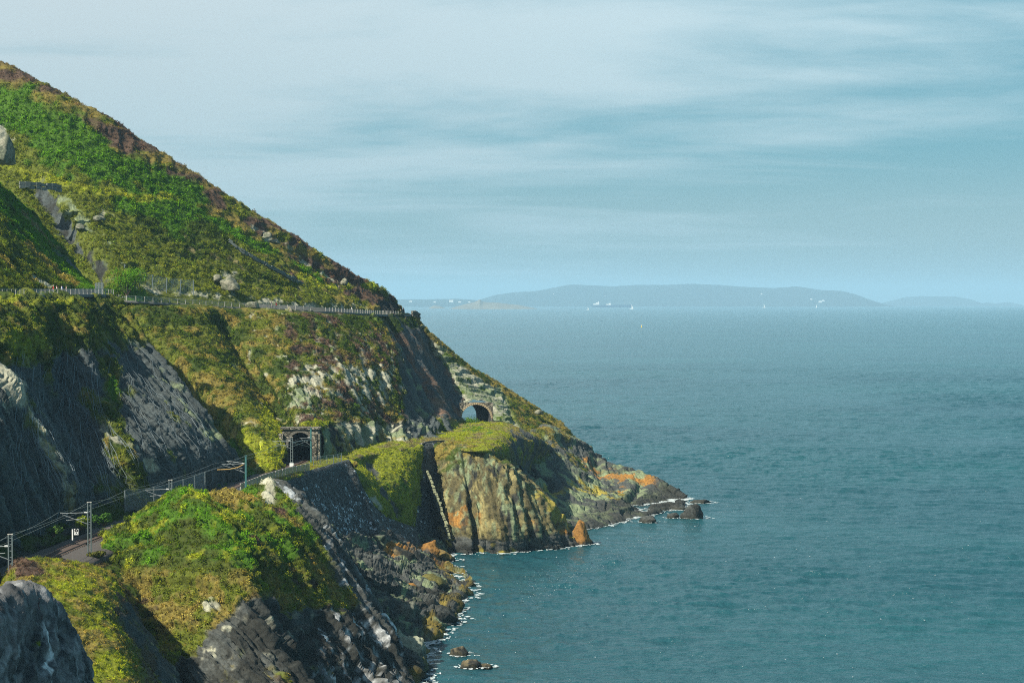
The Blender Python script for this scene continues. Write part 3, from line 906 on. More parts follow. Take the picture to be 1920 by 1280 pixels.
# ---- knoll on the sea side of the railway
knoll = Sheet('green_knoll', [
    [(150, 1040, 350), (172, 1085, 332), (215, 1130, 318), (262, 1190, 306), (320, 1250, 298), (390, 1350, 290)],
    [(188, 1046, 338), (222, 1085, 324), (270, 1150, 312), (318, 1210, 303), (370, 1270, 296), (430, 1350, 288)],
    [(205, 1005, 344), (250, 1050, 326), (310, 1120, 312), (360, 1190, 303), (410, 1260, 296), (470, 1350, 288)],
    [(248, 972, 349), (290, 1020, 330), (345, 1090, 314), (395, 1170, 304), (445, 1250, 297), (505, 1350, 288)],
    [(298, 938, 350), (340, 990, 332), (385, 1060, 317), (430, 1150, 307), (478, 1240, 299), (535, 1350, 290)],
    [(345, 920, 347), (390, 970, 332), (430, 1040, 320), (468, 1130, 311), (512, 1230, 303), (565, 1350, 292)],
    [(395, 932, 352), (440, 975, 338), (475, 1040, 329), (505, 1125, 323), (550, 1225, 316), (600, 1350, 302)],
    [(440, 932, 360), (490, 970, 347), (525, 1035, 340), (555, 1110, 336), (600, 1210, 330), (650, 1350, 312)],
    [(482, 926, 372), (540, 965, 358), (575, 1030, 352), (605, 1100, 347), (650, 1190, 342), (700, 1350, 322)],
    [(512, 915, 388), (572, 955, 374), (612, 1012, 366), (645, 1080, 360), (695, 1170, 354), (745, 1320, 336)],
    [(535, 918, 402), (592, 965, 388), (632, 1020, 380), (668, 1085, 372), (718, 1165, 364), (775, 1300, 346)],
], step=0.30, top=(-3, 7, -5), base=(1, -3, -4), right=(-1, 8, -6))
s = knoll
s.paint(s.px * 0 + 1, C_OLIVE)
topg = np.interp(s.px, [150, 190, 260, 350, 450, 560, 620], [1090, 1105, 1080, 1070, 1085, 1055, 1010])
grn = sm(topg - s.py, -25, 25)
s.speck(s.px * 0 + 1, C_GOLD, 2.6, 0.0, off=1)
s.speck(s.px * 0 + 1, C_SOIL, 2.4, 0.55, off=2, rock=.2)
s.paint(grn * .9, C_GORSE, 0)
s.speck(grn, C_BRACK, 4, 0.0, off=3, rock=0)
s.speck(grn, C_GRASS, 2, 0.25, off=4, rock=0)
s.speck(s.line([(400, 935), (470, 945), (560, 985)], 18), C_GOLD, 3, -0.4, off=5, rock=0)
s.speck(s.line([(480, 940), (530, 960)], 22), C_PURP, 3, -0.1, off=5.5, rock=0)
rocky = sm(s.py - np.interp(s.px, [200, 300, 400, 480, 560, 640, 720], [1400, 1260, 1170, 1100, 1120, 1140, 1120]), -30, 40)
s.speck(rocky, C_GRAY, 4, -0.55, rock=1, off=6, stretch=(1.3, 1, .5))
s.speck(rocky, C_PALE, 2, 0.42, rock=1, off=7); s.speck(rocky, C_DARK, 3, 0.05, rock=1, off=7.2, stretch=(1.5, 1, .4))
s.speck(s.blob(420, 1140, 90, 40), C_PALE, 2, 0.15, rock=1, off=7.5)
s.speck(s.line([(480, 1010), (540, 1080), (600, 1140)], 40), C_SOIL, 3, 0.1, rock=.4, off=8)
s.speck(s.blob(620, 1110, 45, 60), C_GOLD, 3, -0.3, rock=.1, off=9)
edge = s.px - np.interp(s.py, [910, 960, 1010, 1080, 1170, 1320], [505, 560, 598, 632, 680, 730])
s.speck(sm(edge, -25, 10), C_GRAY, 4, -0.9, rock=1, off=10)
s.speck(sm(edge, -50, 5), (.33, .36, .38), 1.4, 0.42, rock=1, off=11, stretch=(1.4, 1, .5))
s.speck(sm(s.py, 1130, 1200) * sm(s.px, 500, 600), C_GUANO, 2.4, 0.35, rock=1, off=12, stretch=(1.8, 1, .35))
s.speck(s.blob(505, 925, 16, 22), C_PALE, 2, -0.9, rock=1, off=13)
s.speck(sm(s.px, 480, 580) * sm(s.py, 1080, 1160), C_DARK, 3, -.1, rock=1, off=14, stretch=(1.5, 1, .4))
s.paint(sm(s.px, 560, 690) * sm(s.py, 1170, 1230) * .6, C_DARK)
s.push(0.9 * s.blob(505, 922, 10, 14))
rk = s.rock.copy()
s.push(rk * (ridged(s.p0 * np.array([1, 1, .3]), 4.0, 3, 5) * .6))
s.push(sm(s.py, 1120, 1200) * sm(s.px, 450, 560) * ridged(s.p0 * np.array([1, .6, .12]), 3.5, 3, 8) * 1.0)
s.speck(sm(s.px, 540, 600) * sm(s.py, 1110, 1150), (.50, .52, .53), 1.8, .38, rock=1, off=15, stretch=(1.9, 1, .22))
s.strata(0.7, (0.45, 0.86, -.08), 1.5, warp=1.2, k=7, cross=(0.1, 0, 1))
hummock(s, 0.42, 1.9, 12)
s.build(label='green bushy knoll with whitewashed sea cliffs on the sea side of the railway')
s.grow(3.2, (0.3, 0.8)); s.grow(.3, (0.8, 1.5)); s.grow(1.6, (0.2, 0.5), 'tuft')

lk = Sheet('heather_knoll', [
    [(-160, 1120, 262), (-150, 1170, 250), (-140, 1230, 240), (-130, 1300, 230), (-120, 1400, 220)],
    [(-60, 1118, 270), (-50, 1170, 258), (-40, 1225, 246), (-25, 1290, 237), (-10, 1400, 224)],
    [(6, 1100, 276), (15, 1150, 264), (35, 1205, 252), (60, 1270, 242), (90, 1400, 228)],
    [(32, 1054, 284), (50, 1100, 270), (75, 1165, 258), (108, 1240, 248), (150, 1400, 232)],
    [(85, 1051, 290), (108, 1090, 276), (138, 1155, 262), (175, 1235, 252), (220, 1400, 234)],
    [(140, 1060, 298), (170, 1090, 284), (195, 1150, 270), (225, 1225, 258), (275, 1400, 238)],
    [(185, 1072, 308), (212, 1100, 294), (235, 1160, 284), (265, 1230, 274), (318, 1400, 250)],
    [(205, 1090, 322), (232, 1115, 310), (262, 1175, 300), (300, 1240, 290), (350, 1400, 262)],
    [(215, 1110, 335), (248, 1150, 322), (290, 1200, 312), (335, 1270, 302), (385, 1400, 275)],
], step=0.28, top=(-4, 8, -6), left=(-4, 0, 0))
s = lk
s.paint(s.px * 0 + 1, C_OLIVE)
s.speck(s.px * 0 + 1, C_GRASS, 3, 0.0, off=1)
s.speck(s.px * 0 + 1, C_GOLD, 2, 0.1, off=2)
s.speck(s.blob(50, 1065, 50, 36), C_PURP, 3, -0.6, off=3)
s.speck(s.line([(90, 1045), (210, 1060), (230, 1110)], 18), C_SOIL, 2, -0.1, rock=.2, off=4)
s.speck(s.blob(130, 1100, 55, 25), C_GRASS, 4, -0.7, off=5)
s.speck(s.blob(200, 1255, 45, 40), C_GRASS, 5, -1.0, off=6, rock=0)
s.speck(s.line([(225, 1130), (250, 1200), (290, 1270)], 32), C_SOIL, 3, -0.4, rock=.6, off=7)
s.speck(s.line([(250, 1150), (300, 1230), (330, 1290)], 40), C_GRAY, 4, -0.6, rock=1, off=8)
s.speck(s.line([(270, 1160), (310, 1230), (340, 1290)], 30), C_PALE, 2, 0.2, rock=1, off=9)
s.push(s.rock * ridged(s.p0 * np.array([1, 1, .4]), 3, 3) * 0.8)
hummock(s, 0.32, 1.5, 12)
s.build(label='low heather knoll beside the railway in front of the green knoll')
s.grow(2.6, (0.25, 0.65)); s.grow(3.0, (0.2, 0.5), 'tuft')

# ---- rocky shore below the sea wall
shore = Sheet('rocky_shore', [
    [(585, 1000, 428), (612, 1035, 414), (640, 1080, 400), (668, 1130, 388), (700, 1190, 374), (745, 1260, 356)],
    [(630, 1022, 440), (655, 1055, 424), (682, 1095, 410), (708, 1140, 398), (735, 1190, 384), (770, 1250, 358)],
    [(670, 1036, 452), (692, 1062, 436), (718, 1100, 421), (745, 1140, 408), (770, 1178, 397), (797, 1215, 384)],
    [(715, 1038, 474), (733, 1060, 457), (758, 1094, 440), (784, 1124, 427), (803, 1152, 418), (818, 1180, 404)],
    [(755, 1030, 498), (770, 1052, 481), (792, 1079, 463), (813, 1102, 450), (829, 1120, 443), (845, 1142, 430)],
    [(800, 1036, 520), (810, 1052, 507), (823, 1068, 493), (838, 1082, 481), (852, 1093, 473), (868, 1108, 458)],
    [(840, 1042, 533), (846, 1050, 525), (853, 1058, 515), (862, 1067, 505), (872, 1077, 493), (884, 1088, 478)],
], step=0.32, base=(0.5, -4, -2), top=(-3, 4, 3))
s = shore
s.paint(s.px * 0 + 1, C_DARK, 1)
s.speck(s.px * 0 + 1, C_GRAY, 4, -0.1, off=1)
s.speck(s.px * 0 + 1, C_GREENR, 3, 0.35, off=2)
s.speck(sm(s.p0[:, 2], 2.5, 1.0), (.12, .095, .02), 3, 0.0, off=3)
s.speck(s.line([(730, 1030), (780, 1035), (830, 1060)], 22), C_ORNG, 4, -0.1, off=4)
s.push(fbm(s.p0, 7, 4, .55, 3) * 1.1)
s.strata(0.75, (0.25, 0.35, 0.9), 1.1, warp=2.0, warp_size=12, k=9, cross=(1, .2, .1))
s.push(ridged(s.p0, 3, 3, 3) * .5)
s.build(label='dark broken rock shore below the sea wall')

# ------------------------------------------------------------------ curves of the railway and the path
def smooth_line(pts, n):
    A = np.array(pts, float)
    return interp_mat(len(A), n) @ A


def resample(L, step):
    d = np.concatenate([[0], np.cumsum(np.linalg.norm(np.diff(L, axis=0), axis=1))])
    t = np.arange(0, d[-1], step)
    return np.stack([np.interp(t, d, L[:, k]) for k in range(3)], axis=1)


_r = np.array([P_on(px, py, RZ) for px, py in ((-160, 1190), (-60, 1130), (15, 1083), (110, 1037), (210, 993), (300, 962), (400, 929), (460, 908), (510, 889), (545, 874), (571, 862))])
_pf = np.polyfit(_r[:, 1], _r[:, 0], 3)
_yy = np.linspace(_r[0, 1] - 20, PORT[1] + 26, 400)
_xx = np.where(_yy < PORT[1], np.polyval(_pf, np.minimum(_yy, PORT[1])), 0)
_dx = np.polyval(np.polyder(_pf), PORT[1])
_xx = np.where(_yy < PORT[1], _xx, np.polyval(_pf, PORT[1]) + (_yy - PORT[1]) * _dx)
RAIL = np.stack([_xx, _yy, np.full(400, RZ)], axis=1)
RX0 = float(np.polyval(_pf, PORT[1]))


def offset(L, d, dz=0.0):
    t = np.gradient(L, axis=0); t[:, 2] = 0
    t /= np.linalg.norm(t, axis=1, keepdims=True)
    n = np.stack([t[:, 1], -t[:, 0], t[:, 0] * 0], axis=1)      # to the right
    o = L + n * d; o[:, 2] += dz
    return o


def ribbon(name, rows, mat, parent=None, link=True):
    A = np.array(rows); m, n = A.shape[:2]
    idx = np.arange(m * n).reshape(m, n)
    f = np.stack([idx[:-1, :-1].ravel(), idx[1:, :-1].ravel(), idx[1:, 1:].ravel(), idx[:-1, 1:].ravel()], axis=1)
    return mesh_obj(name, A.reshape(-1, 3), f, mat, parent)


M_BALL = mat_plain('ballast_stone', (.075, .066, .062), .95, var=.6, scale=4, bump=.6)
M_RAIL = mat_plain('rail_steel', (.13, .055, .04), .5, .6, var=.3)
M_SLEEP = mat_plain('sleeper_wood', (.10, .075, .065), .9)
M_STEEL = mat_plain('galvanised_steel', (.16, .20, .21), .5, .35, var=.15)
M_GREEN = mat_plain('green_paint', (.05, .16, .16), .5)
M_WHITE = mat_plain('white_paint', (.78, .80, .80), .55, var=.05)
M_BLACK = mat_plain('black_paint', (.02, .02, .02), .6)
M_WIRE = mat_plain('wire', (.22, .25, .26), .5, .3)
M_RUST = mat_plain('rusty_tube', (.42, .27, .08), .7)
M_CONC = mat_plain('concrete', (.42, .40, .36), .85, var=.2)
M_PATH = mat_plain('path_gravel', (.14, .14, .125), .95, var=.3, scale=2)

YN = float(P_on(400, 929, RZ)[1])
narrow = 1 - .62 * sm(RAIL[:, 1], YN - 22, YN - 2)


def off_w(d, dz):
    a, b = offset(RAIL, d, dz), offset(RAIL, 3.2, min(dz, -.4))
    return b + (a - b) * ((narrow - .38) / .62)[:, None]


tb = [offset(RAIL, -7.5, -.25), offset(RAIL, -3.2, -.3), offset(RAIL, -1.9, 0.0), offset(RAIL, 1.9, 0.0), offset(RAIL, 3.0, -.35), off_w(4.4, -.45), off_w(5.4, -.9), off_w(7.5, -5)]
o = ribbon('trackbed', [q + fbm(q, 3, 2)[:, None] * np.array([0, 0, .06]) for q in tb], M_BALL)
tag(o, 'brown stone ballast bed of the railway', kind='structure')

track = empty('railway_track', RAIL[0])
tag(track, 'single railway track curving along the foot of the netted cliff into the tunnel', 'railway track')
for sd in (-.80, .80):
    rl = resample(offset(RAIL, sd, .22), 1.2)
    m = []
    t = np.gradient(rl, axis=0); t /= np.linalg.norm(t, axis=1, keepdims=True)
    nn = np.stack([t[:, 1], -t[:, 0], t[:, 0] * 0], axis=1)
    prof = [(-.09, -.12), (-.06, .04), (.06, .04), (.09, -.12)]
    rows = [rl + nn * a + np.array([0, 0, b]) for a, b in prof]
    o = ribbon('rail', rows, M_RAIL)
    o.parent = track; o.matrix_parent_inverse = Matrix.Translation(-Vector([float(v) for v in RAIL[0]]))
sp = resample(RAIL, 0.75)
tt = np.gradient(sp, axis=0)
sm_me = None
for k in range(min(len(sp), 290)):
    q = sp[len(sp) - 1 - 15 - k] if len(sp) > 320 else sp[k]
    tq = tt[len(sp) - 1 - 15 - k] if len(sp) > 320 else tt[k]
    rz = math.atan2(tq[1], tq[0])
    if sm_me is None:
        b = MB(); b.box((0, 0, 0), (.24, 2.5, .14)); o = b.build('sleeper', M_SLEEP); sm_me = o.data
    else:
        o = bpy.data.objects.new('sleeper', sm_me); COL.objects.link(o)
    o.parent = track
    o.location = Vector([float(v) for v in q]) - Vector([float(v) for v in RAIL[0]]) + Vector((0, 0, .07))
    o.rotation_euler = (0, 0, rz)

# ---- cliff path
PTH = smooth_line([P(*q) for q in [(-170, 553, 376), (-60, 553, 398), (0, 554, 412), (40, 554, 426), (100, 553, 448), (150, 552, 466), (190, 552, 482), (212, 553, 494)]], 120)
PTH2 = smooth_line([P(*q) for q in [(200, 560, 552), (235, 563, 552), (300, 567, 560), (365, 571, 570), (430, 575, 584), (520, 579, 596), (600, 583, 608), (670, 587, 634), (708, 589, 654), (740, 590, 680), (775, 589, 700)]], 200)
for L, nm, lab in ((PTH, 'cliff_path', 'left stretch of the grey cliff path above the netted cliff'), (PTH2, 'cliff_path', 'grey cliff path running level round the middle spur')):
    o = ribbon(nm, [offset(L, 0.3, -.5), offset(L, 0.2, .02), offset(L, -1.2, .05), offset(L, -2.6, .05), offset(L, -2.65, .95), offset(L, -3.1, 1.0), offset(L, -4.8, .3)], M_PATH)
    tag(o, lab, kind='structure')

# ---- grass verge by the track
verge = Sheet('railway_verge', [
    [lvl(448, 916, RZ - .3), lvl(452, 922, RZ - .2), lvl(456, 930, RZ - .1)],
    [lvl(490, 900, RZ - .3), lvl(495, 903, RZ - .2), lvl(500, 907, RZ - .05)],
    [lvl(540, 882, RZ - .3), lvl(548, 885, RZ - .1), lvl(560, 890, RZ)],
    [lvl(572, 867, RZ - .2), lvl(588, 872, RZ + .1), lvl(606, 878, RZ)],
    [lvl(590, 850, RZ + .2), lvl(612, 860, RZ + .5), lvl(648, 867, RZ + .1)],
    [lvl(600, 846, RZ + .6), lvl(630, 856, RZ + .7), lvl(668, 866, RZ + .2)],
], step=.35, base=(0, .5, -1.0))
s = verge
s.paint(s.px * 0 + 1, C_GRASS); s.speck(s.px * 0 + 1, C_YLW, 2, .2, off=1); s.speck(sm(s.px, 560, 500), C_GOLD, 2, 0, off=2)
hummock(s, .15, 1.2)
s.build(label='yellow grass verge between the track and the sea wall')
s.grow(4, (.2, .45), 'tuft')
# green strip at the foot of the cliffs left of the track
fo = [offset(RAIL, -4.0, -.3), offset(RAIL, -5.5, .1), offset(RAIL, -7.5, .9), offset(RAIL, -10.5, 2.2), offset(RAIL, -14, 5)]
sel = (RAIL[:, 1] < PORT[1] - 1.5)
st = Sheet('cliff_foot', [[(q[k][0], q[k][1], q[k][2], 1) for q in fo][::-1] for k in np.nonzero(sel)[0][::8]], step=.45)
st.paint(st.px * 0 + 1, C_DARK, .5); st.speck(st.px * 0 + 1, C_GORSE, 4, -.1, off=1, rock=0); st.speck(sm(st.px, 330, 420), C_BRACK, 4, -.5, off=2, rock=0)
st.push(fbm(st.p0, 4, 3) * .5)
st.build(label='scrubby verge at the foot of the cliffs beside the track')
st.grow(1.6, (.3, .9))

sad = Sheet('grassy_saddle', [
    [(60, 1060, 306), (80, 1085, 296), (110, 1120, 288)],
    [(120, 1050, 320), (148, 1072, 310), (180, 1110, 300)],
    [(160, 1044, 330), (188, 1066, 321), (215, 1105, 311)],
    [(192, 1036, 337), (216, 1062, 327), (240, 1105, 316)],
    [(222, 1018, 343), (250, 1050, 332), (275, 1100, 320)],
], step=.35, base=(1, -4, -4))
s = sad
s.paint(s.px * 0 + 1, C_GOLD); s.speck(s.px * 0 + 1, C_SOIL, 2, 0, off=1); s.speck(s.px * 0 + 1, C_GORSE, 2, .1, off=2)
hummock(s, .3, 1.4)
s.build(label='rough brown saddle between the two knolls beside the track')
s.grow(2.4, (.25, .6)); s.grow(1.5, (.2, .4), 'tuft')

# ------------------------------------------------------------------ walls
def mat_masonry(name, base, spot, spots):
    m = bpy.data.materials.new(name); m.use_nodes = True
    T = NT(m.node_tree); b = T.n['Principled BSDF']
    g = T.new('ShaderNodeNewGeometry')
    v = T.new('ShaderNodeTexVoronoi', Vector=g.outputs['Position'], Scale=1.3)
    e = T.new('ShaderNodeTexVoronoi', Vector=g.outputs['Position'], Scale=1.3, _feature='DISTANCE_TO_EDGE')
    n = T.new('ShaderNodeTexNoise', Vector=g.outputs['Position'], Scale=.35, Detail=3.0)
    n3 = T.new('ShaderNodeTexNoise', Vector=g.outputs['Position'], Scale=3.0, Detail=3.0)
    rnd = T.new('ShaderNodeSeparateColor', Color=v.outputs['Color'])
    c = T.mix(rnd.outputs[0], tuple(q * .35 for q in base), tuple(q * 1.9 for q in base))
    at = T.new('ShaderNodeAttribute', _attribute_name='rocky')
    wsp = T.math('MULTIPLY', T.math('GREATER_THAN', T.math('ADD', rnd.outputs[1], T.math('MULTIPLY', at.outputs['Fac'], .75)), spots), T.ramp(n3.outputs[0], [(.45, 0), (.55, 1)]))
    c = T.mix(wsp, c, spot)
    c = T.mix(T.ramp(e.outputs[0], [(.02, 1), (.07, 0)]), c, tuple(q * .3 for q in base))
    T.l.new(c, b.inputs['Base Color']); b.inputs['Roughness'].default_value = .9
    hgt = T.ramp(e.outputs[0], [(0, 0), (.12, 1)])
    bp = T.new('ShaderNodeBump', Strength=1.0, Distance=.18, Height=T.math('ADD', hgt, T.math('MULTIPLY', rnd.outputs[2], .7)))
    T.l.new(bp.outputs[0], b.inputs['Normal'])
    return m


M_MAS = mat_masonry('wall_masonry', (.052, .060, .062), (.5, .55, .6), .97)
M_MAS2 = mat_masonry('brown_masonry', (.15, .14, .11), (.4, .38, .3), 1.5)

s = Sheet('sea_wall', [
    [(445, 934, 418), (452, 970, 416), (470, 1030, 413)],
    [(500, 907, 446), (512, 960, 443), (532, 1030, 438)],
    [(580, 887, 473), (592, 950, 467), (612, 1035, 460)],
    [(640, 871, 496), (652, 945, 488), (675, 1040, 478)],
    [(656, 867, 501), (674, 945, 494), (702, 1045, 486)],
    [(658, 869, 501.5), (680, 955, 495), (712, 1045, 488)],
    [(664, 884, 502), (690, 965, 496), (722, 1042, 490)],
    [(690, 925, 503), (708, 975, 497), (735, 1045, 490)],
    [(722, 965, 507), (736, 995, 502), (756, 1045, 496)],
    [(752, 980, 513), (762, 1005, 508), (776, 1045, 502)],
    [(778, 988, 527), (786, 1008, 522), (800, 1045, 514)],
], step=.4, top=(-1.4, .3, 0), right=(-2, 6, 0))
gz = s.blob(640, 970, 70, 40) * .9
s.rock = np.maximum(gz, s.line([(660, 900), (690, 960), (718, 1030)], 3) * .45)
s.rock = np.clip(s.rock, 0, 1) * .6
s.push(fbm(s.p0, 2, 2) * .02)
s.push(.8 * s.line([(660, 885), (690, 960), (722, 1040)], 5))
s.build(M_MAS, kind='thing', label='tall dark stone sea wall carrying the railway, stained with white bird droppings', cat='sea wall')

bw = empty('buttress_wall', P(812, 985, 540))
tag(bw, 'high dark stone buttress wall between the grassy hollow and the orange cliff', 'wall')
s = Sheet('wall_face', [
    [(780, 850, 572), (777, 900, 562), (772, 985, 552), (768, 1040, 546)],
    [(789, 839, 557), (784, 900, 548), (777, 986, 534), (775, 1040, 528)],
    [(793, 837, 557), (790, 900, 548), (788, 986, 535), (788, 1040, 529)],
    [(815, 834, 562), (815, 900, 554), (815, 986, 541), (815, 1040, 533)],
    [(838, 834, 570), (842, 900, 564), (846, 986, 556), (848, 1040, 548)],
], step=.4, top=(-.6, 1.4, .05))
s.push(fbm(s.p0, 2, 2) * .08)
s.build(M_MAS, kind=None); s.obj.parent = bw; s.obj.matrix_parent_inverse = Matrix.Translation(-bw.location); del s
# sloping buttress with pale cap stones
a, b = P(800, 884, 546), P(842, 1012, 532)
m = MB()
out = [a + np.array([-.3, .6, 0]), b + np.array([-.3, .6, 0]), b + np.array([-.3, 9.0, -4]), a + np.array([-.3, 6, -14])]
m.prism(out, (.5, -.4, 0))
o = m.build('raking_buttress', M_MAS); o.parent = bw; o.matrix_parent_inverse = Matrix.Translation(-bw.location)
M_CAP = mat_plain('pale_cap_stone', (.24, .25, .15), .9, var=.7, scale=1.1)
cap_me = None
dv = Vector([float(q) for q in (b - a)]); rot = dv.to_track_quat('X', 'Z')
for k in range(30):
    q = a + (b - a) * (k + .5) / 30 + np.array([random.gauss(0, .10) + .35 * math.sin(k / 30 * 3.1), 0, random.gauss(0, .08)])
    if cap_me is None:
        m = MB(); m.box((0, 0, 0), (1, .55, .4)); o = m.build('cap_stone', M_CAP); cap_me = o.data
    else:
        o = bpy.data.objects.new('cap_stone', cap_me); COL.objects.link(o)
    o.parent = bw
    o.location = Vector([float(v) for v in q]) - bw.location + Vector((.1, 0, .2))
    o.rotation_mode = 'QUATERNION'; o.rotation_quaternion = rot
    o.scale = (dv.length / 30 * random.uniform(.6, .9), random.uniform(.7, 1.2), random.uniform(.6, 1.3))
# pale quoins down the left edge of the wall
a2, b2 = P(789, 841, 556), P(775.5, 987, 531)
for k in range(34):
    q = a2 + (b2 - a2) * (k + .5) / 34
    o = bpy.data.objects.new('quoin', cap_me); COL.objects.link(o); o.parent = bw
    o.location = Vector([float(v) for v in q]) - bw.location + Vector((-.25, -.15, 0))
    o.rotation_euler = (0, 0, random.gauss(0, .1)); o.scale = (random.uniform(.5, .8), 1.0, random.uniform(1.0, 1.4))
# parapet on top of the buttress wall
pl = [P(789, 838, 557), P(797, 835, 560), P(808, 833, 563), P(820, 832, 566), P(832, 832, 568), P(840, 834, 570)]
for k in range(5):
    m = MB(); c = (pl[k] + pl[k + 1]) / 2; d = pl[k + 1] - pl[k]
    m.box(c + np.array([0, 0, .4]), (np.linalg.norm(d) * .97, .6, .85), math.atan2(d[1], d[0]))
    o = m.build('parapet_block', M_MAS2 if k == 0 else M_MAS); o.parent = bw; o.matrix_parent_inverse = Matrix.Translation(-bw.location)


def stone_run(name, pts, hgt, thick, mat, label, cat, n=None, blk=1.25):
    """a dry stone wall: blocks one after another along a line, two courses"""
    L = smooth_line([P(*q) for q in pts], 60)
    R = resample(L, blk)
    root = empty(name, R[0]); tag(root, label, cat)
    for k in range(len(R) - 1):
        c = (R[k] + R[k + 1]) / 2; d = R[k + 1] - R[k]
        ln = np.linalg.norm(d)
        for j in range(2):
            m = MB()
            rot = Vector([float(v) for v in d]).to_track_quat('X', 'Z').to_matrix()
            m.box(c + np.array([0, 0, hgt * (.25 + .5 * j)]) + RNG.normal(0, .10, 3), (ln * .95, thick * (1.1 - .15 * j), hgt * .48 * random.uniform(.85, 1.1)), rot=rot)
            o = m.build('stone', mat, root); o.matrix_parent_inverse = Matrix.Translation(-root.location)
    return root


M_WALLG = mat_plain('grey_field_stone', (.12, .14, .13), .9, var=.7, scale=1.2)
M_WALLD = mat_plain('dark_field_stone', (.10, .095, .08), .9, var=.5, scale=1.2)
stone_run('field_wall', [(428, 455, 610), (460, 478, 612), (500, 500, 617), (540, 522, 627), (583, 546, 640)], 1.0, .8, M_WALLG, 'straight grey stone wall running down the hillside towards the path', 'stone wall')
stone_run('field_wall', [(586, 549, 642), (600, 543, 654), (620, 541, 662), (650, 545, 667), (680, 543, 680), (709, 538, 690)], 1.1, .8, M_WALLD, 'curved brown stone wall on the skyline at the foot of the hillside', 'stone wall')
stone_run('retaining_wall', [(36, 352, 572), (60, 354, 574), (90, 357, 577), (118, 360, 580)], 1.7, .9, M_WALLG, 'short grey retaining wall at the head of the shaded gully', 'stone wall', blk=1.3)
stone_run('parapet', [(772, 592, 697), (780, 594, 699), (787, 598, 701)], 1.5, .8, M_WALLD, 'low dark stone parapet at the bend of the path on the headland', 'parapet')

# ---- tunnel portal
portal = empty('tunnel_portal', (RX0, PORT[1], RZ))
tag(portal, 'stone railway tunnel mouth with flat coping at the foot of the sunlit spur', 'tunnel portal')


def arch_pts(hw, sp, hh, n=20):
    pts = [(-hw, 0)]
    for k in range(n + 1):
        t = math.pi - math.pi * k / n
        pts.append((math.cos(t) * hw, sp + math.sin(t) * (hh - sp)))
    pts.append((hw, 0))
    return pts


def arch_wall(c, ax, depth, hw, sp, hh, W_, H_, mat, parent, barrel, bmat, side=None, name='face_wall'):
    """wall with an arched hole; ax = direction through the wall"""
    ax = Vector(ax).normalized(); rt = ax.cross(Vector((0, 0, 1))).normalized(); c = Vector([float(q) for q in c])
    ap = arch_pts(hw, sp, hh)
    outer = []
    for (x, z) in ap:
        if z <= sp + 1e-6 and abs(abs(x) - hw) < 1e-6: outer.append((math.copysign(W_, x), z))
        else:
            k = min(W_ / max(abs(x), 1e-6), (H_ - 0) / max(z, 1e-6)); outer.append((x * k, z * k) if abs(x * k) <= W_ + 1e-6 else (math.copysign(W_, x), z * k))
    V = []; Fc = []
    n = len(ap)
    for layer, off in ((ap, 0), (outer, 0), (ap, depth), (outer, depth)):
        for (x, z) in layer: V.append(tuple(c + rt * x + Vector((0, 0, z)) + ax * off))
    for k in range(n - 1):
        Fc.append([k, k + 1, n + k + 1, n + k]); Fc.append([n + k, n + k + 1, 3 * n + k + 1, 3 * n + k])
        Fc.append([2 * n + k, 3 * n + k, 3 * n + k + 1, 2 * n + k + 1])
    o = mesh_obj(name, V, Fc, mat, parent); o.matrix_parent_inverse = Matrix.Translation(-parent.location)
    return ap, rt, ax, c


def barrel_mesh(name, c, rt, ax, ap, length, mat, parent, close=True):
    V = []; Fc = []; n = len(ap)
    for off in (0.02, length):
        for (x, z) in ap: V.append(tuple(c + rt * x + Vector((0, 0, z)) + ax * off))
    for k in range(n - 1): Fc.append([k, n + k, n + k + 1, k + 1])
    if close: Fc.append([n + k for k in range(n)])
    o = mesh_obj(name, V, Fc, mat, parent); o.matrix_parent_inverse = Matrix.Translation(-parent.location)


def voussoirs(c, rt, ax, hw, sp, hh, n, size, depth, mats, parent, proud=.06):
    for k in range(n):
        t0, t1 = math.pi * (n - k) / n, math.pi * (n - k - 1) / n
        t1 += .012
        pts = []
        for (t, r) in ((t0, 0), (t1, 0), (t1, size), (t0, size)):
            x = math.cos(t) * (hw + r); z = sp + math.sin(t) * (hh - sp + r)
            pts.append(c + rt * x + Vector((0, 0, z)) - ax * proud)
        m = MB(); m.prism([tuple(q) for q in pts], tuple(ax * depth))
        o = m.build('arch_stone', mats[k % len(mats)], parent); o.matrix_parent_inverse = Matrix.Translation(-parent.location)


M_LINING = mat_plain('dark_lining_stone', (.03, .03, .032), .95)  # near-black stone for both tunnel linings
M_VS = mat_plain('arch_stone', (.14, .13, .11), .9, var=.4)
tdir = Vector((_dx, 1, 0)).normalized()
ap, rt, ax, cc = arch_wall((RX0, PORT[1] - 1.2, RZ - .2), (0, 1, 0), 3.0, 2.5, 3.9, 6.5, 3.8, 7.2, M_MAS2, portal, 12, M_LINING)
barrel_mesh('tunnel_lining', cc, rt, tdir, ap, 25, M_LINING, portal)
voussoirs(cc, rt, ax, 2.5, 3.9, 6.5, 21, .5, .5, [M_VS], portal)
m = MB(); m.box((RX0, PORT[1] + .2, RZ + 7.15), (8.4, 3.4, .35)); o = m.build('coping', M_MAS2, portal); o.matrix_parent_inverse = Matrix.Translation(-portal.location)
m = MB(); m.box((RX0 + 3.9, PORT[1] - 1.0, RZ + 2.8), (.7, 2.6, 6.4)); o = m.build('pier', M_MAS2, portal); o.matrix_parent_inverse = Matrix.Translation(-portal.location)
m = MB(); m.box((RX0 - 4.0, PORT[1] - .2, RZ + 3.0), (.9, 3.0, 6.0)); o = m.build('pier', M_MAS2, portal); o.matrix_parent_inverse = Matrix.Translation(-portal.location)

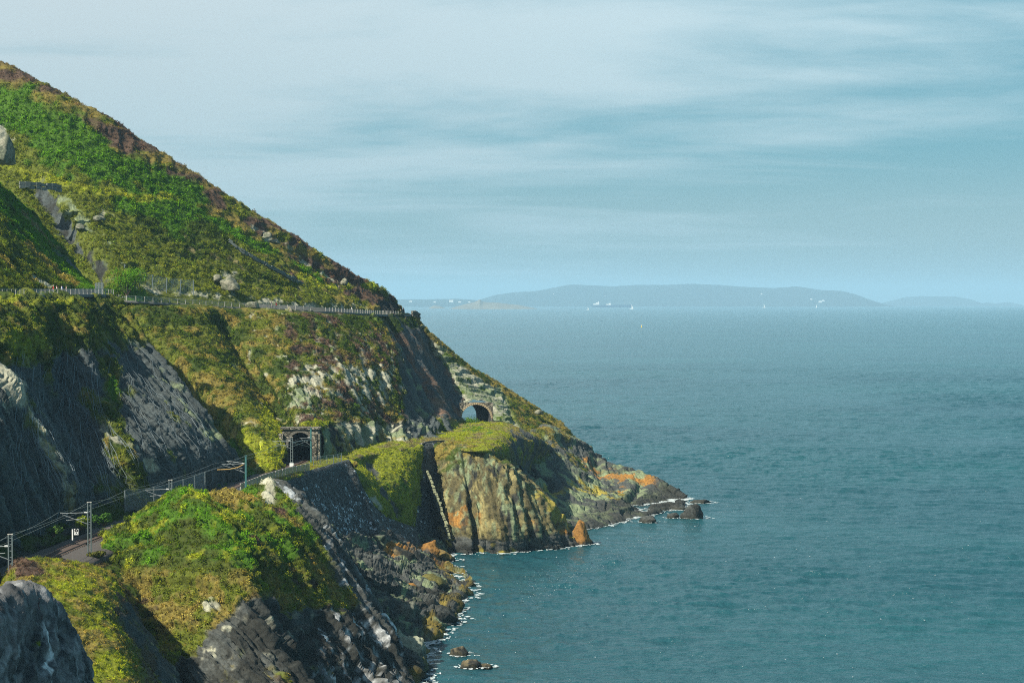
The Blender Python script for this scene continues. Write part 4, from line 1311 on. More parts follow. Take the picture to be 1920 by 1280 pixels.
# ---- old arch through the headland
arch = empty('old_tunnel_arch', ARCH)
tag(arch, 'abandoned brick edged tunnel arch through the headland with the sea showing behind', 'tunnel arch')
AC = ARCH + np.array([0, -1.0, -.4])
adir = Vector((-.30, 1, 0)).normalized()
ap, rt, ax, cc = arch_wall(AC, (0, 1, 0), 1.6, AW, AS, AH, AW + .6, AH + .6, M_MAS2, arch, 10, M_LINING)
barrel_mesh('tunnel_lining', cc, rt, adir, ap, 15, M_LINING, arch, close=False)
M_V1 = mat_plain('pale_brick', (.48, .40, .24), .9, var=.25); M_V2 = mat_plain('brown_brick', (.28, .20, .12), .9, var=.3)
voussoirs(cc, rt, ax, AW, AS, AH, 44, .55, .5, [M_V1, M_V2], arch, .12)

# ------------------------------------------------------------------ overhead line masts
def mast(px, py_base, lab, arms='left', twin=True, hgt=6.9, base_white=False, steel=None, arm_len=3.9, zb=None):
    q = P_on(px, py_base, RZ - .2)
    r = empty('catenary_mast', q); tag(r, lab, 'mast', 'masts of the overhead line beside the railway')
    ms = steel or M_STEEL
    x0 = Vector((0, 0, 0))

    def add(m, nm, mt):
        return m.build(nm, mt, r)
    if twin:
        for dx in (-.22, .22):
            m = MB(); m.box((dx, 0, hgt / 2), (.13, .18, hgt)); add(m, 'post', ms)
        m = MB()
        for k in range(9): m.box((0, 0, .5 + k * hgt / 9.2), (.36, .05, .09))
        add(m, 'lacing', ms)
        m = MB(); m.box((0, 0, hgt + .05), (.62, .25, .10)); add(m, 'cap', M_CONC)
    else:
        m = MB(); m.box((0, 0, hgt / 2), (.30, .26, hgt)); add(m, 'post', ms)
        m = MB(); m.box((0, 0, hgt + .06), (.4, .34, .12)); add(m, 'cap', ms)
    if base_white:
        m = MB(); m.box((0, 0, .45), (.8, .7, 1.1)); add(m, 'footing', M_WHITE)
    if arms:
        sg = -1 if arms == 'left' else 1
        for z0, z1, ln in ((5.55, 5.45, arm_len), (3.9, 5.3, arm_len * .93)):
            m = MB(); m.tube((0, 0, z0), (sg * ln, -.2, z1), .055, 6); add(m, 'bracket_tube', M_WIRE)
        m = MB(); m.tube((sg * .6, 0, 4.75), (sg * arm_len * .8, -.1, 4.5), .045, 6); add(m, 'registration_arm', M_WIRE)
        m = MB()
        for k in range(5): m.tube((sg * (.25 + k * .09), 0, 5.55 - .0), (sg * (.29 + k * .09), 0, 5.55), .13, 8)
        add(m, 'insulator', M_WHITE)
    return r


mast(20, 1112, 'twin post mast at the left edge behind the heather knoll')
mast(168, 1037, 'twin post mast standing in front of the rails beside the number board')
mast(320, 985, 'twin post mast half hidden behind the green knoll')
m4 = mast(461, 928, 'single green post mast at the end of the pale fence with a wide bracket', twin=False, steel=M_GREEN, arm_len=4.2)
m5 = mast(547, 877, 'mast with a white footing in front of the tunnel mouth', twin=True, base_white=True, hgt=6.2)
m6 = mast(583, 870, 'green mast in front of the right side of the tunnel mouth', twin=False, steel=M_GREEN, hgt=7.4, arm_len=2.2)
m7 = mast(597, 853, 'furthest green mast standing right of the tunnel mouth', twin=False, steel=M_GREEN, hgt=6.6, arm_len=2.0)
# rusty curved tube on the wide bracket of the fourth mast
m = MB(); m.poly([(-.2, 0, 5.5), (-1.4, -.1, 4.9), (-2.8, -.2, 4.6), (-5.0, -.3, 4.5)], .08); m.build('steady_tube', M_RUST, m4)
m = MB(); m.poly([(-.2, 0, 3.9), (-3.4, .4, 6.0), (-.2, 0, 5.6)], .05); m.build('bracket_tube', M_WIRE, m4)
# cross beam between the two masts at the tunnel
A_, B_ = Vector(m5.location) + Vector((0, 0, 5.2)), Vector(m6.location) + Vector((0, 0, 5.2))
B_.z = A_.z
bm_ = empty('cross_beam', A_); tag(bm_, 'steel cross beam with diagonal braces between the two masts at the tunnel mouth', 'beam')
m = MB(); m.tube((0, 0, 0), B_ - A_, .09); m.build('beam', M_STEEL, bm_)
m = MB(); m.tube((0, 0, -.05), B_ - A_ + Vector((0, 0, -1.6)), .05); m.build('brace', M_STEEL, bm_)
m = MB(); m.tube((0, 0, -.9), B_ - A_ + Vector((0, 0, -.1)), .05); m.build('brace', M_STEEL, bm_)


def wire(name, pts, lab, r=.035, cat='wire', sag=.35, mat=None):
    pts = [np.array(p, float) for p in pts]
    out = []
    for a, b in zip(pts[:-1], pts[1:]):
        for k in range(9):
            t = k / 9; q = a + (b - a) * t; q = q + np.array([0, 0, -sag * 4 * t * (1 - t)]); out.append(q)
    out.append(pts[-1])
    m = MB(); m.poly([tuple(q) for q in out], r, 4)
    o = m.build(name, mat or M_WIRE); tag(o, lab, cat)
    return o


def over(y, z, dx=0.0):
    return (float(np.interp(y, RAIL[:, 1], RAIL[:, 0])) + dx, y, z)


ys = [RAIL[0, 1] - 20, P_on(20, 1112, RZ)[1], P_on(168, 1037, RZ)[1], P_on(320, 985, RZ)[1], P_on(461, 928, RZ)[1], P_on(547, 877, RZ)[1], PORT[1] + 6]
wire('catenary_wire', [over(y, RZ + 5.5) for y in ys], 'upper sagging overhead wire above the railway', .022, sag=.5)
wire('contact_wire', [over(y, RZ + 4.5) for y in ys], 'lower straight overhead wire above the railway', .022, sag=.05)
wire('feeder_wire', [tuple(P_on(px, py, RZ - .2) + np.array([0, 0, h_])) for px, py, h_ in ((-60, 1150, 7), (20, 1112, 7), (168, 1037, 7), (320, 985, 7), (461, 928, 7), (547, 877, 6.4))], 'feeder wire running from mast top to mast top', .022, sag=.5)

# ---- number board beside the line
q = P_on(136, 1012, RZ + .8)
sg = empty('number_board', q); tag(sg, 'small white number board on a post at the foot of the netted cliff', 'sign')
m = MB(); m.box((0, 0, .75), (.17, .12, 1.5)); m.build('post', M_WHITE, sg)
m = MB(); m.box((.52, 0, 1.15), (.62, .05, .86)); m.build('plate', M_WHITE, sg)
cu = bpy.data.curves.new('figure', 'FONT'); cu.body = '8'; cu.size = 1.05; cu.align_x = 'CENTER'; cu.align_y = 'CENTER'; cu.extrude = .01; cu.offset = .03
cu.materials.append(M_BLACK)
tmp = bpy.data.objects.new('figure_curve', cu); COL.objects.link(tmp)
me_ = bpy.data.meshes.new_from_object(tmp.evaluated_get(bpy.context.evaluated_depsgraph_get())); bpy.data.objects.remove(tmp)
to = bpy.data.objects.new('figure', me_); COL.objects.link(to); to.parent = sg; to.location = (.52, -.045, 1.15); to.rotation_euler = (math.pi / 2, 0, 0)

# red and white warning board and pale cabinet by the tunnel
q = P_on(597, 856, RZ + .2)
wb = empty('warning_board', q); tag(wb, 'red and white warning board at the right of the tunnel mouth', 'sign')
m = MB(); m.box((0, 0, .7), (.1, .1, 1.4)); m.build('post', M_STEEL, wb)
M_RED = mat_plain('red_paint', (.6, .03, .02), .5); M_YEL = mat_plain('yellow_paint', (.7, .5, .03), .5)
for k, mt in ((0, M_WHITE), (1, M_RED), (2, M_YEL)):
    m = MB(); m.box((0, -.06, 1.05 + k * .45), (.55, .04, .42)); m.build('plate', mt, wb)
q = P_on(590, 862, RZ + .1)
cb = empty('trackside_cabinet', q); tag(cb, 'pale grey trackside cabinet between the two green masts', 'cabinet')
m = MB(); m.box((0, 0, .6), (1.1, .7, 1.2)); m.build('body', M_WHITE, cb)
m = MB(); m.box((0, 0, 1.24), (1.25, .85, .1)); m.build('lid', M_CONC, cb)

# ------------------------------------------------------------------ fences
def mat_mesh_wire(name, col, scale=3.2, open_=.55):
    m = bpy.data.materials.new(name); m.use_nodes = True
    T = NT(m.node_tree); T.n.clear()
    g = T.new('ShaderNodeTexCoord')
    wv = T.new('ShaderNodeTexNoise', Vector=g.outputs['Object'], Scale=scale * 4, Detail=2.0)
    f = T.ramp(wv.outputs[0], [(open_ - .02, 0), (open_ + .02, 1)])
    d = T.new('ShaderNodeBsdfPrincipled', Base__Color=(*col, 1), Roughness=.6)
    t = T.new('ShaderNodeBsdfTransparent')
    x = T.new('ShaderNodeMixShader', i0=f, i1=t.outputs[0], i2=d.outputs[0])
    T.new('ShaderNodeOutputMaterial', Surface=x.outputs[0])
    return m


M_MESHF = mat_mesh_wire('pale_fence_mesh', (.40, .29, .14), 3.2, .36)
M_MESHG = mat_mesh_wire('grey_fence_mesh', (.26, .32, .34), 3.0, .56)
M_MESHD = mat_mesh_wire('dark_fence_mesh', (.16, .21, .23), 3.0, .50)


def fence(name, L, hgt, gap, lab, mpost, mmesh, rail=True, pr=.07, group=None):
    """posts along a line with a mesh between them and a top rail"""
    R = resample(np.array(L), gap)
    root = empty(name, R[0]); tag(root, lab, 'fence', group)
    b = Vector([float(v) for v in R[0]])
    pm = None
    for k, q in enumerate(R):
        if pm is None:
            m = MB(); m.box((0, 0, hgt / 2 - .2), (pr * 2, pr * 2, hgt + .4)); o = m.build('post', mpost); pm = o.data
        else:
            o = bpy.data.objects.new('post', pm); COL.objects.link(o)
        o.parent = root; o.location = Vector([float(v) for v in q]) - b
        o.rotation_euler = (random.gauss(0, .03), random.gauss(0, .03), 0)
    if mmesh:
        lo = R - np.array(R[0]); hi = lo + np.array([0, 0, hgt * .95])
        o = ribbon('wire_mesh', [lo, (lo + hi) / 2, hi], mmesh, root)
    if rail:
        m = MB(); m.poly([tuple(q - R[0] + np.array([0, 0, hgt * .97])) for q in R], .04, 4); m.build('top_rail', mpost, root)
    return root


L = smooth_line([P_on(px, py, RZ) for px, py in ((452, 924), (500, 905), (545, 892), (582, 884))], 50)
fence('palisade_fence', L, 1.75, 1.9, 'pale infilled fence along the top of the sea wall', M_CONC, M_MESHF, pr=.08)
L = smooth_line([P_on(px, py, RZ - .1) for px, py in ((392, 945), (410, 941), (430, 935), (450, 927))], 50)
fence('post_fence', L, 1.3, 1.0, 'low fence of thin posts between the green knoll and the track', M_STEEL, M_MESHG, rail=False, pr=.06)
L = smooth_line([P_on(px, py, RZ + .2) for px, py in ((588, 876), (605, 874), (625, 872), (645, 868))], 50)
fence('mesh_fence', L, 2.2, 2.0, 'grey mesh fence in the yellow grass beside the tunnel', M_STEEL, M_MESHG, pr=.06)
L = smooth_line([P_on(px, py, RZ + .3) for px, py in ((597, 862), (606, 852), (614, 846))], 20)
fence('mesh_fence', L, 2.0, 2.0, 'short dark mesh fence climbing behind the furthest green mast', M_STEEL, M_MESHD, pr=.06)
# rock fall netting on posts by the line
L = smooth_line([P(235, 965, 384), P(270, 950, 388), P(310, 930, 396), P(350, 910, 410), P(395, 893, 430)], 50)
L[:, 2] = RZ + .3
fence('catch_fence', L, 3.4, 6.5, 'rock fall catch net on steel posts below the netted cliff', M_STEEL, M_MESHD, pr=.1)
# path fences
fence('path_fence', offset(PTH, .15), 1.15, 2.2, 'post and wire fence on the left stretch of the cliff path', M_CONC, M_MESHG, rail=True, pr=.05)
fence('path_fence', offset(PTH2[12:118], .15), 1.15, 2.3, 'post and wire fence along the path above the sunlit slope', M_CONC, M_MESHG, rail=True, pr=.06)
fence('path_fence', offset(PTH2[122:186], .15), 1.05, 1.7, 'close spaced fence on the far stretch of the cliff path', M_CONC, M_MESHG, rail=False, pr=.06)
# tall catch fences above the path
L = smooth_line([P(262, 534, 562), P(286, 540, 564), P(312, 546, 566), P(338, 548, 568), P(362, 550, 570), P(368, 551, 573)], 40)
fence('catch_fence', L, 3.2, 3.3, 'tall mesh catch fence on posts above the bend of the path', M_STEEL, M_MESHG, pr=.1)
L = smooth_line([P(192, 506, 572), P(219, 512, 572), P(245, 524, 568)], 30)
fence('catch_fence', L, 3.0, 3.4, 'upper end of the catch fence at the foot of the shaded gully', M_STEEL, M_MESHG, pr=.1)
q = P(186, 552, 484)
gt = empty('netting_panel', q); tag(gt, 'upright pale grey panel of netting beside the path at the gully', 'panel')
for k in range(6):
    m = MB(); m.box((-.75 + k * .3, 0, 1.25), (.22, .08, 2.5 - .12 * abs(k - 3))); m.build('panel_strip', M_STEEL, gt)

# ------------------------------------------------------------------ boulders and rocks in the sea
def ico(sub):
    bmh = bmesh.new(); bmesh.ops.create_icosphere(bmh, subdivisions=sub, radius=1.0)
    v = np.array([q.co[:] for q in bmh.verts]); f = np.array([[q.index for q in ff.verts] for ff in bmh.faces]); bmh.free()
    return v, f


ICO = {k: ico(k) for k in (3, 4, 5)}


def boulder(name, px, py, wpx, hpx, lab, cols=(C_GRAY, C_DARK), top=None, D=None, tall=1.0, seed=0, cat='rock', sub=4, wet=True, sink=.25, group=None, depth=1.0, tilt=0.0):
    """a rock whose foot is seen at px,py; wpx x hpx its size in the picture"""
    base = P(px, py, D) if D else P_on(px, py, 0.0)
    dd = math.hypot(base[1], 0)
    wm = wpx / F * dd / 2; hm = hpx / F * dd
    v, f = ICO[sub]
    so_ = np.array([seed * 13.7, seed * 5.1, 0])
    q = v.copy()
    r = 1 + fbm(v + so_, .9, 3, .5) * .30
    cell = vnoise(v * 1.7 + so_); r = r + np.round(cell * 3) / 3 * .22
    q = v * r[:, None]
    rs = np.random.default_rng(seed + 100)
    for _ in range(16):
        dd_ = rs.normal(0, 1, 3); dd_ /= np.linalg.norm(dd_); c_ = rs.uniform(.55, .85)
        q = q - np.maximum(q @ dd_ - c_, 0)[:, None] * dd_ * .92
    q *= 1.12
    q[:, 2] = np.where(q[:, 2] < -.15, -.15 + (q[:, 2] + .15) * .4, q[:, 2])
    sc = np.array([wm, wm * .8 * depth, hm / (1.0)])
    q = q * sc
    ct, s_t = math.cos(tilt), math.sin(tilt)
    q = np.stack([q[:, 0] * ct - q[:, 2] * s_t, q[:, 1], q[:, 0] * s_t + q[:, 2] * ct], axis=1)
    lay = q[:, 2] * .9 + q[:, 0] * .35 + fbm(q + so_, 3, 2) * .3
    q = q * (1 + (hash1(np.floor(lay / .45), seed) * .05)[:, None])
    q = q + v * (ridged(q + so_, max(wm * .7, .6), 3) * .12 * min(wm, hm))[:, None]
    o = mesh_obj(name, q, f, M_EARTH)
    n_ = fbm(q + so_, max(wm * .5, .5), 3)
    t = np.tile(np.array(cols[0]), (len(q), 1))
    k = sm(n_, -.2, .3)[:, None]; t = t + (np.array(cols[1]) - t) * k
    if top is not None:
        k = (sm(v[:, 2] + n_ * .4, .05, .5))[:, None] * .9; t = t + (np.array(top) - t) * k
    if wet:
        k = sm(q[:, 2] + base[2] + n_ * .2, 1.0, .2)[:, None]; t = t + (np.array((.03, .03, .02)) - t) * k
    ca = o.data.attributes.new('tint', 'FLOAT_COLOR', 'POINT')
    ca.data.foreach_set('color', np.hstack([np.clip(t, 0, 1), np.ones((len(t), 1))]).astype(np.float32).ravel())
    o.location = [float(x) for x in base]
    tag(o, lab, cat, group)
    FOAM.append((base, wm, wm * .8 * depth)) if abs(base[2]) < .8 else None
    return o


FOAM = []
SR = 'rocks standing in the sea'
boulder('sea_rock', 1296, 971, 44, 26, 'tallest leaning sea rock off the rocky point', seed=1, group=SR, tilt=.25)
boulder('sea_rock', 1272, 955, 40, 9, 'flat rock touching the back of the tallest leaning sea rock', seed=2, group=SR)
boulder('sea_rock', 1260, 971, 27, 10, 'small dark rock just left of the tallest leaning sea rock', seed=3, group=SR)
boulder('sea_rock', 1216, 979, 34, 15, 'rounded dark rock with foam, closest to the lichen covered point', seed=4, group=SR)
boulder('sea_rock', 1312, 942, 44, 7, 'long low rock furthest out beyond the tip of the point', seed=5, group=SR)
boulder('sea_rock', 862, 1228, 42, 20, 'brown sea rock with a foam tail, further of the two near ones', seed=6, group=SR, cols=((.13, .11, .07), C_DARK))
boulder('sea_rock', 882, 1251, 44, 18, 'brown sea rock nearest the bottom edge with a low tail', seed=7, group=SR, cols=((.15, .125, .07), C_DARK))
boulder('sea_rock', 912, 1250, 30, 9, 'pale low rock awash beside the nearest sea rock', seed=8, group=SR, cols=((.2, .16, .09), (.12, .1, .06)))
boulder('sea_rock', 828, 1141, 40, 9, 'dark low rock lying offshore of the big tilted slab', seed=9, group=SR)
boulder('sea_rock', 764, 1256, 28, 12, 'white foamed low rock at the foot of the whitewashed cliff', seed=10, group=SR)
SB = 'boulders on the rocky shore'
G2 = (.12, .13, .105)
boulder('boulder', 748, 1185, 100, 62, 'largest grey cracked boulder on the shore', (G2, C_GRAY), seed=11, D=405, group=SB, sub=5)
boulder('slab_rock', 802, 1163, 74, 40, 'big dark slab tilted down into the sea', (C_DARK, C_GRAY), seed=12, D=424, group=SB, tilt=-.45)
boulder('boulder', 760, 1245, 84, 78, 'tall grey rock with a pale whitened crest below the knoll cliffs', (G2, C_GRAY), top=(.3, .32, .24), seed=13, D=372, group=SB, sub=5)
boulder('boulder', 783, 1078, 50, 32, 'smooth pale grey boulder in the middle of the shore', ((.20, .20, .15), C_GRAY), seed=14, D=478, group=SB)
boulder('boulder', 762, 1080, 30, 24, 'rounded green grey boulder in front of the smooth pale one', (C_GREENR, G2), seed=15, D=470, group=SB)
boulder('boulder', 729, 1060, 22, 15, 'bright orange lichened boulder among grey ones', (C_ORNG, C_YLW), seed=16, D=470, group=SB, wet=False, sub=3)
boulder('boulder', 711, 1071, 24, 14, 'yellow lichened boulder left of the orange one', (C_YLW, C_GREENR), seed=17, D=455, group=SB, wet=False, sub=3)
boulder('boulder', 738, 1072, 22, 12, 'pale green boulder just below the orange one', (C_GREENR, C_PALE), seed=18, D=462, group=SB, wet=False, sub=3)
boulder('boulder', 681, 1112, 24, 20, 'deep yellow lichened boulder beside the knoll cliff', (C_YLW, C_ORNG), seed=19, D=418, group=SB, wet=False, sub=3)
boulder('boulder', 700, 1082, 34, 16, 'long grey green slab boulder above the deep yellow one', (G2, C_GREENR), seed=20, D=440, group=SB, sub=3)
boulder('boulder', 745, 1104, 26, 18, 'grey boulder propped on top of the largest one', (G2, C_PALE), seed=21, D=430, group=SB, sub=3)
boulder('boulder', 768, 1108, 22, 14, 'small boulder with an orange crown near the tilted slab', (G2, C_GRAY), top=C_ORNG, seed=22, D=440, group=SB, sub=3)
boulder('boulder', 722, 1118, 26, 16, 'dark blocky boulder behind the largest one', (C_DARK, G2), seed=23, D=425, group=SB, sub=3)
boulder('ledge_rock', 800, 1104, 84, 26, 'dark ledge reaching out above the tilted slab', (C_DARK, G2), top=(.13, .12, .03), seed=24, D=452, group=SB)
boulder('ledge_rock', 838, 1090, 62, 10, 'low weed covered tongue of rock ending in foam', ((.10, .085, .02), C_DARK), seed=25, D=474, group=SB)
boulder('ledge_rock', 826, 1074, 52, 12, 'second weed covered tongue just beyond the first', ((.12, .09, .02), C_DARK), seed=26, D=492, group=SB)
boulder('ledge_rock', 800, 1040, 50, 26, 'orange topped rock rib running down from the buttress', (C_GRAY, C_DARK), top=C_ORNG, seed=27, D=512, group=SB, tilt=-.35)
boulder('ledge_rock', 832, 1050, 46, 24, 'lower end of the orange topped rib at the water', (C_GRAY, C_DARK), top=(.2, .14, .04), seed=28, D=518, group=SB, tilt=-.3)
boulder('ledge_rock', 756, 1046, 60, 20, 'long brown ledge at the foot of the sea wall', ((.13, .10, .05), C_DARK), seed=29, D=488, group=SB, tilt=-.15)
boulder('boulder', 1092, 1019, 40, 34, 'orange crowned rock stack at the seaward corner of the lichen cliff', (C_GRAY, C_DARK), top=C_ORNG, seed=30, D=552, group=SB)
boulder('boulder', 508, 934, 16, 26, 'pale upright stone on the ridge in front of the sea wall', (C_PALE, C_GREENR), seed=31, D=388, wet=False, sub=3)
boulder('boulder', 820, 1100, 30, 14, 'squat dark boulder between ledge and weed tongue', (C_DARK, G2), seed=32, D=462, group=SB, sub=3)
boulder('boulder', 660, 1082, 24, 18, 'greenish pale block at the edge of the knoll cliff', (C_GREENR, C_PALE), seed=33, D=410, group=SB, wet=False, sub=3)
boulder('boulder', 845, 1108, 20, 8, 'lowest wet rock beyond the squat dark boulder', (C_DARK, (.09, .08, .02)), seed=34, group=SB, sub=3)

# foreground crag
crag = Sheet('foreground_crag', [
    [(-260, 1210, 94), (-250, 1260, 93), (-240, 1330, 92), (-235, 1450, 91)],
    [(-130, 1165, 98), (-125, 1230, 97), (-120, 1310, 96), (-115, 1450, 94)],
    [(-40, 1138, 103), (-38, 1215, 101), (-36, 1300, 100), (-34, 1450, 97)],
    [(18, 1114, 108), (18, 1200, 105), (18, 1300, 103), (18, 1450, 100)],
    [(58, 1105, 113), (56, 1190, 109), (56, 1290, 106), (56, 1450, 103)],
    [(92, 1122, 118), (88, 1200, 113), (88, 1300, 109), (90, 1450, 106)],
    [(122, 1160, 122), (120, 1230, 117), (122, 1310, 113), (128, 1450, 109)],
    [(145, 1212, 125), (148, 1270, 121), (155, 1340, 117), (165, 1450, 113)],
    [(160, 1262, 128), (168, 1310, 124), (178, 1370, 120), (190, 1450, 116)],
], step=.13, top=(-2.5, 2.5, -.6), right=(-2.5, 2.5, -2))
s = crag
s.paint(s.px * 0 + 1, (.125, .13, .135), 1)
s.speck(s.px * 0 + 1, (.06, .065, .07), 1.2, 0.1, off=1)
s.speck(s.px * 0 + 1, (.20, .21, .22), .5, 0.35, off=2)
s.paint(s.line([(76, 1170), (88, 1235)], 3.5), (.55, .58, .6)); s.speck(s.line([(70, 1130), (80, 1190)], 6), (.12, .05, .05), .6, 0, off=3)
s.speck(s.line([(92, 1225), (82, 1250), (90, 1270)], 5), (.55, .58, .6), .5, -.3, off=3)
s.speck(s.blob(62, 1212, 12, 12), C_OLIVE, .5, -.2, off=4)
s.push(fbm(s.p0, 2.2, 6, .62) * .34 + ridged(s.p0, 1.1, 4) * .10)
s.strata(.10, (.5, -.3, .8), .7, warp=.5, warp_size=3, k=31, cross=(.7, .6, -.2))
s.push(-.35 * s.line([(68, 1120), (72, 1200), (60, 1330)], 3) - .25 * s.line([(120, 1165), (105, 1260), (140, 1340)], 3))
s.build(label='shaded grey rock crag in the bottom left corner')

# ------------------------------------------------------------------ sea
def mat_sea():
    m = bpy.data.materials.new('sea_water'); m.use_nodes = True
    T = NT(m.node_tree); b = T.n['Principled BSDF']
    g = T.new('ShaderNodeNewGeometry')
    mp = T.new('ShaderNodeMapping', Vector=g.outputs['Position'], Rotation=(0, 0, math.radians(12)), Scale=(.55, 1.0, 1.0))
    na = T.new('ShaderNodeTexNoise', Vector=mp.outputs[0], Scale=.16, Detail=7.0, Roughness=.62, Distortion=.4)
    nb = T.new('ShaderNodeTexNoise', Vector=mp.outputs[0], Scale=1.0, Detail=4.0, Roughness=.65)
    big = T.new('ShaderNodeTexNoise', Vector=mp.outputs[0], Scale=.006, Detail=4.0)
    mid = T.new('ShaderNodeTexNoise', Vector=mp.outputs[0], Scale=.022, Detail=3.0)
    nf = T.new('ShaderNodeTexNoise', Vector=mp.outputs[0], Scale=.035, Detail=5.0, Roughness=.7)
    hh = T.math('ADD', T.math('ADD', T.math('MULTIPLY', na.outputs[0], 1.0), T.math('MULTIPLY', nb.outputs[0], .45)), T.math('MULTIPLY', nf.outputs[0], 1.6))
    bp = T.new('ShaderNodeBump', Strength=1.0, Distance=SEA_BUMP, Height=hh)
    c = T.mix(T.ramp(big.outputs[0], [(.35, 0), (.65, 1)]), (.008, .055, .074), (.014, .080, .098))
    c = T.mix(T.math('MULTIPLY', T.ramp(mid.outputs[0], [(.4, 0), (.7, 1)]), .4), c, (.014, .086, .102))
    T.l.new(c, b.inputs['Base Color'])
    b.inputs['Roughness'].default_value = .16
    b.inputs['IOR'].default_value = 1.333
    T.l.new(bp.outputs[0], b.inputs['Normal'])
    return m


SEA_BUMP = 1.3
SEA_WAVE = 1.0
RE = 7.39e6
near = 180 * (1900 / 180) ** (np.arange(1150) / 1149.0)
rr = np.concatenate([60 * 3.0 ** (np.arange(30) / 30.0), near, 1900 * (42000 / 1900) ** (np.arange(1, 120) / 119.0)])
aa = np.radians(np.concatenate([np.linspace(-38, -5.5, 30)[:-1], np.linspace(-5.5, 18.5, 620), np.linspace(18.5, 38, 24)[1:]]))
nr, na_ = len(rr), len(aa)
R_, A_g = np.meshgrid(rr, aa, indexing='ij')
sv = np.stack([R_ * np.sin(A_g), R_ * np.cos(A_g), -R_ ** 2 / (2 * RE)], axis=2).reshape(-1, 3)
rw = np.random.default_rng(3); hgt = np.zeros(len(sv)); X_, Y_ = sv[:, 0], sv[:, 1]
wob = vnoise(sv / 37.0) * 5.0; wob2 = vnoise(sv / 23.0 + 50) * 4.0
for i in range(26):
    lam = 1.7 * (1.085 ** i) * rw.uniform(.9, 1.1); th = math.radians(rw.normal(250, 26)); kk = 2 * math.pi / lam
    amp = .0150 * lam ** .72 * rw.uniform(.6, 1.3)
    hgt += amp * np.sin(kk * ((X_ + wob) * math.cos(th) + (Y_ + wob2) * math.sin(th)) + rw.uniform(0, 6.28))
hgt = hgt + .25 * np.maximum(hgt, 0) ** 2 * 2
hgt *= (.65 + .5 * vnoise(sv / 90.0 + 9)) * np.clip((1900 - R_.ravel()) / 900, 0, 1) * np.clip((R_.ravel() - 185) / 60, 0, 1)
sv[:, 2] += np.clip(hgt, -.8, .9) * SEA_WAVE
idx = np.arange(nr * na_).reshape(nr, na_)
sf = np.stack([idx[:-1, :-1].ravel(), idx[:-1, 1:].ravel(), idx[1:, 1:].ravel(), idx[1:, :-1].ravel()], axis=1)
o = mesh_obj('sea', sv, sf, mat_sea(), smooth=True)
tag(o, 'rippled teal sea reaching to the horizon', kind='structure')

M_FOAM = bpy.data.materials.new('sea_foam'); M_FOAM.use_nodes = True
T = NT(M_FOAM.node_tree); T.n.clear()
g = T.new('ShaderNodeNewGeometry')
nz = T.new('ShaderNodeTexNoise', Vector=g.outputs['Position'], Scale=2.5, Detail=4.0)
T.new('ShaderNodeOutputMaterial', Surface=T.new('ShaderNodeMixShader', i0=T.ramp(nz.outputs[0], [(.38, .12), (.62, .85)]), i1=T.new('ShaderNodeBsdfTransparent').outputs[0],
      i2=T.new('ShaderNodeBsdfDiffuse', Color=(.66, .74, .76, 1)).outputs[0]).outputs[0])
FV, FF = [], []


def fleck(x, y, rx, ry, z=.22, n=7):
    b = len(FV); zz = z - (x * x + y * y) / (2 * RE)
    for k in range(n):
        t = 2 * math.pi * k / n; r = random.uniform(.45, 1.15)
        FV.append((x + math.cos(t) * rx * r, y + math.sin(t) * ry * r, zz))
    FF.append([b + k for k in range(n)])


for sh, dens in ((ocliff, .16), (point, .12), (shore, .08), (knoll, .04)):
    zz = sh.p[:, 2]
    k = np.nonzero((np.abs(zz - .1) < .3))[0]
    for i in k:
        if random.random() < dens:
            nx, ny = sh.n[i, 0], sh.n[i, 1]
            off = abs(random.gauss(0, .9)) + .1
            fleck(sh.p[i, 0] + nx * off + random.gauss(0, .4), sh.p[i, 1] + ny * off - abs(random.gauss(0, .6)), random.uniform(.12, .75), random.uniform(.2, 1.1))
for base, wx, wy in FOAM:
    for _ in range(int(9 + wx * 9)):
        t = random.uniform(0, 2 * math.pi); k = 1.05 + abs(random.gauss(0, .22))
        fleck(base[0] + math.cos(t) * wx * k + abs(random.gauss(0, .5)) * wx * .5, base[1] + math.sin(t) * wy * k, random.uniform(.1, .55), random.uniform(.2, .9))
# broken foam streak drifting out from the point
for _ in range(1300):
    t = random.random()
    px = 1400 - 420 * t + random.gauss(0, 16); py = 940 + 175 * t + random.gauss(0, 9) * (1 + t)
    q = P_on(px, py, 0)
    fleck(q[0], q[1], random.uniform(.03, .10), random.uniform(.05, .22), n=5)
o = mesh_obj('sea_foam', FV, FF, M_FOAM); tag(o, 'white foam washing round the rocks and along the shore', kind='stuff')
FV, FF = [], []
for _ in range(420):
    py = 585 + 700 * random.random() ** 2.2; px = random.uniform(740, 1960)
    q = P_on(px, py, 0)
    k = q[1]
    w_ = random.uniform(.05, .18) * (k / 500) ** .7
    fleck(q[0], q[1], w_ * 1.5, w_ * 3.2, z=.12, n=6)
o = mesh_obj('whitecaps', FV, FF, M_FOAM); tag(o, 'small whitecaps scattered over the open sea', kind='stuff')

# ------------------------------------------------------------------ far land, ship and boats
def farP(px, py, y):
    return np.array([(px - 960) / F * y, y, H - (py - HOR) / F * y])


M_FAR = mat_plain('distant_land', (.022, .038, .036), .95, var=.5, scale=.003)
M_FAR2 = mat_plain('distant_rock', (.16, .15, .11), .95, var=.5, scale=.01)


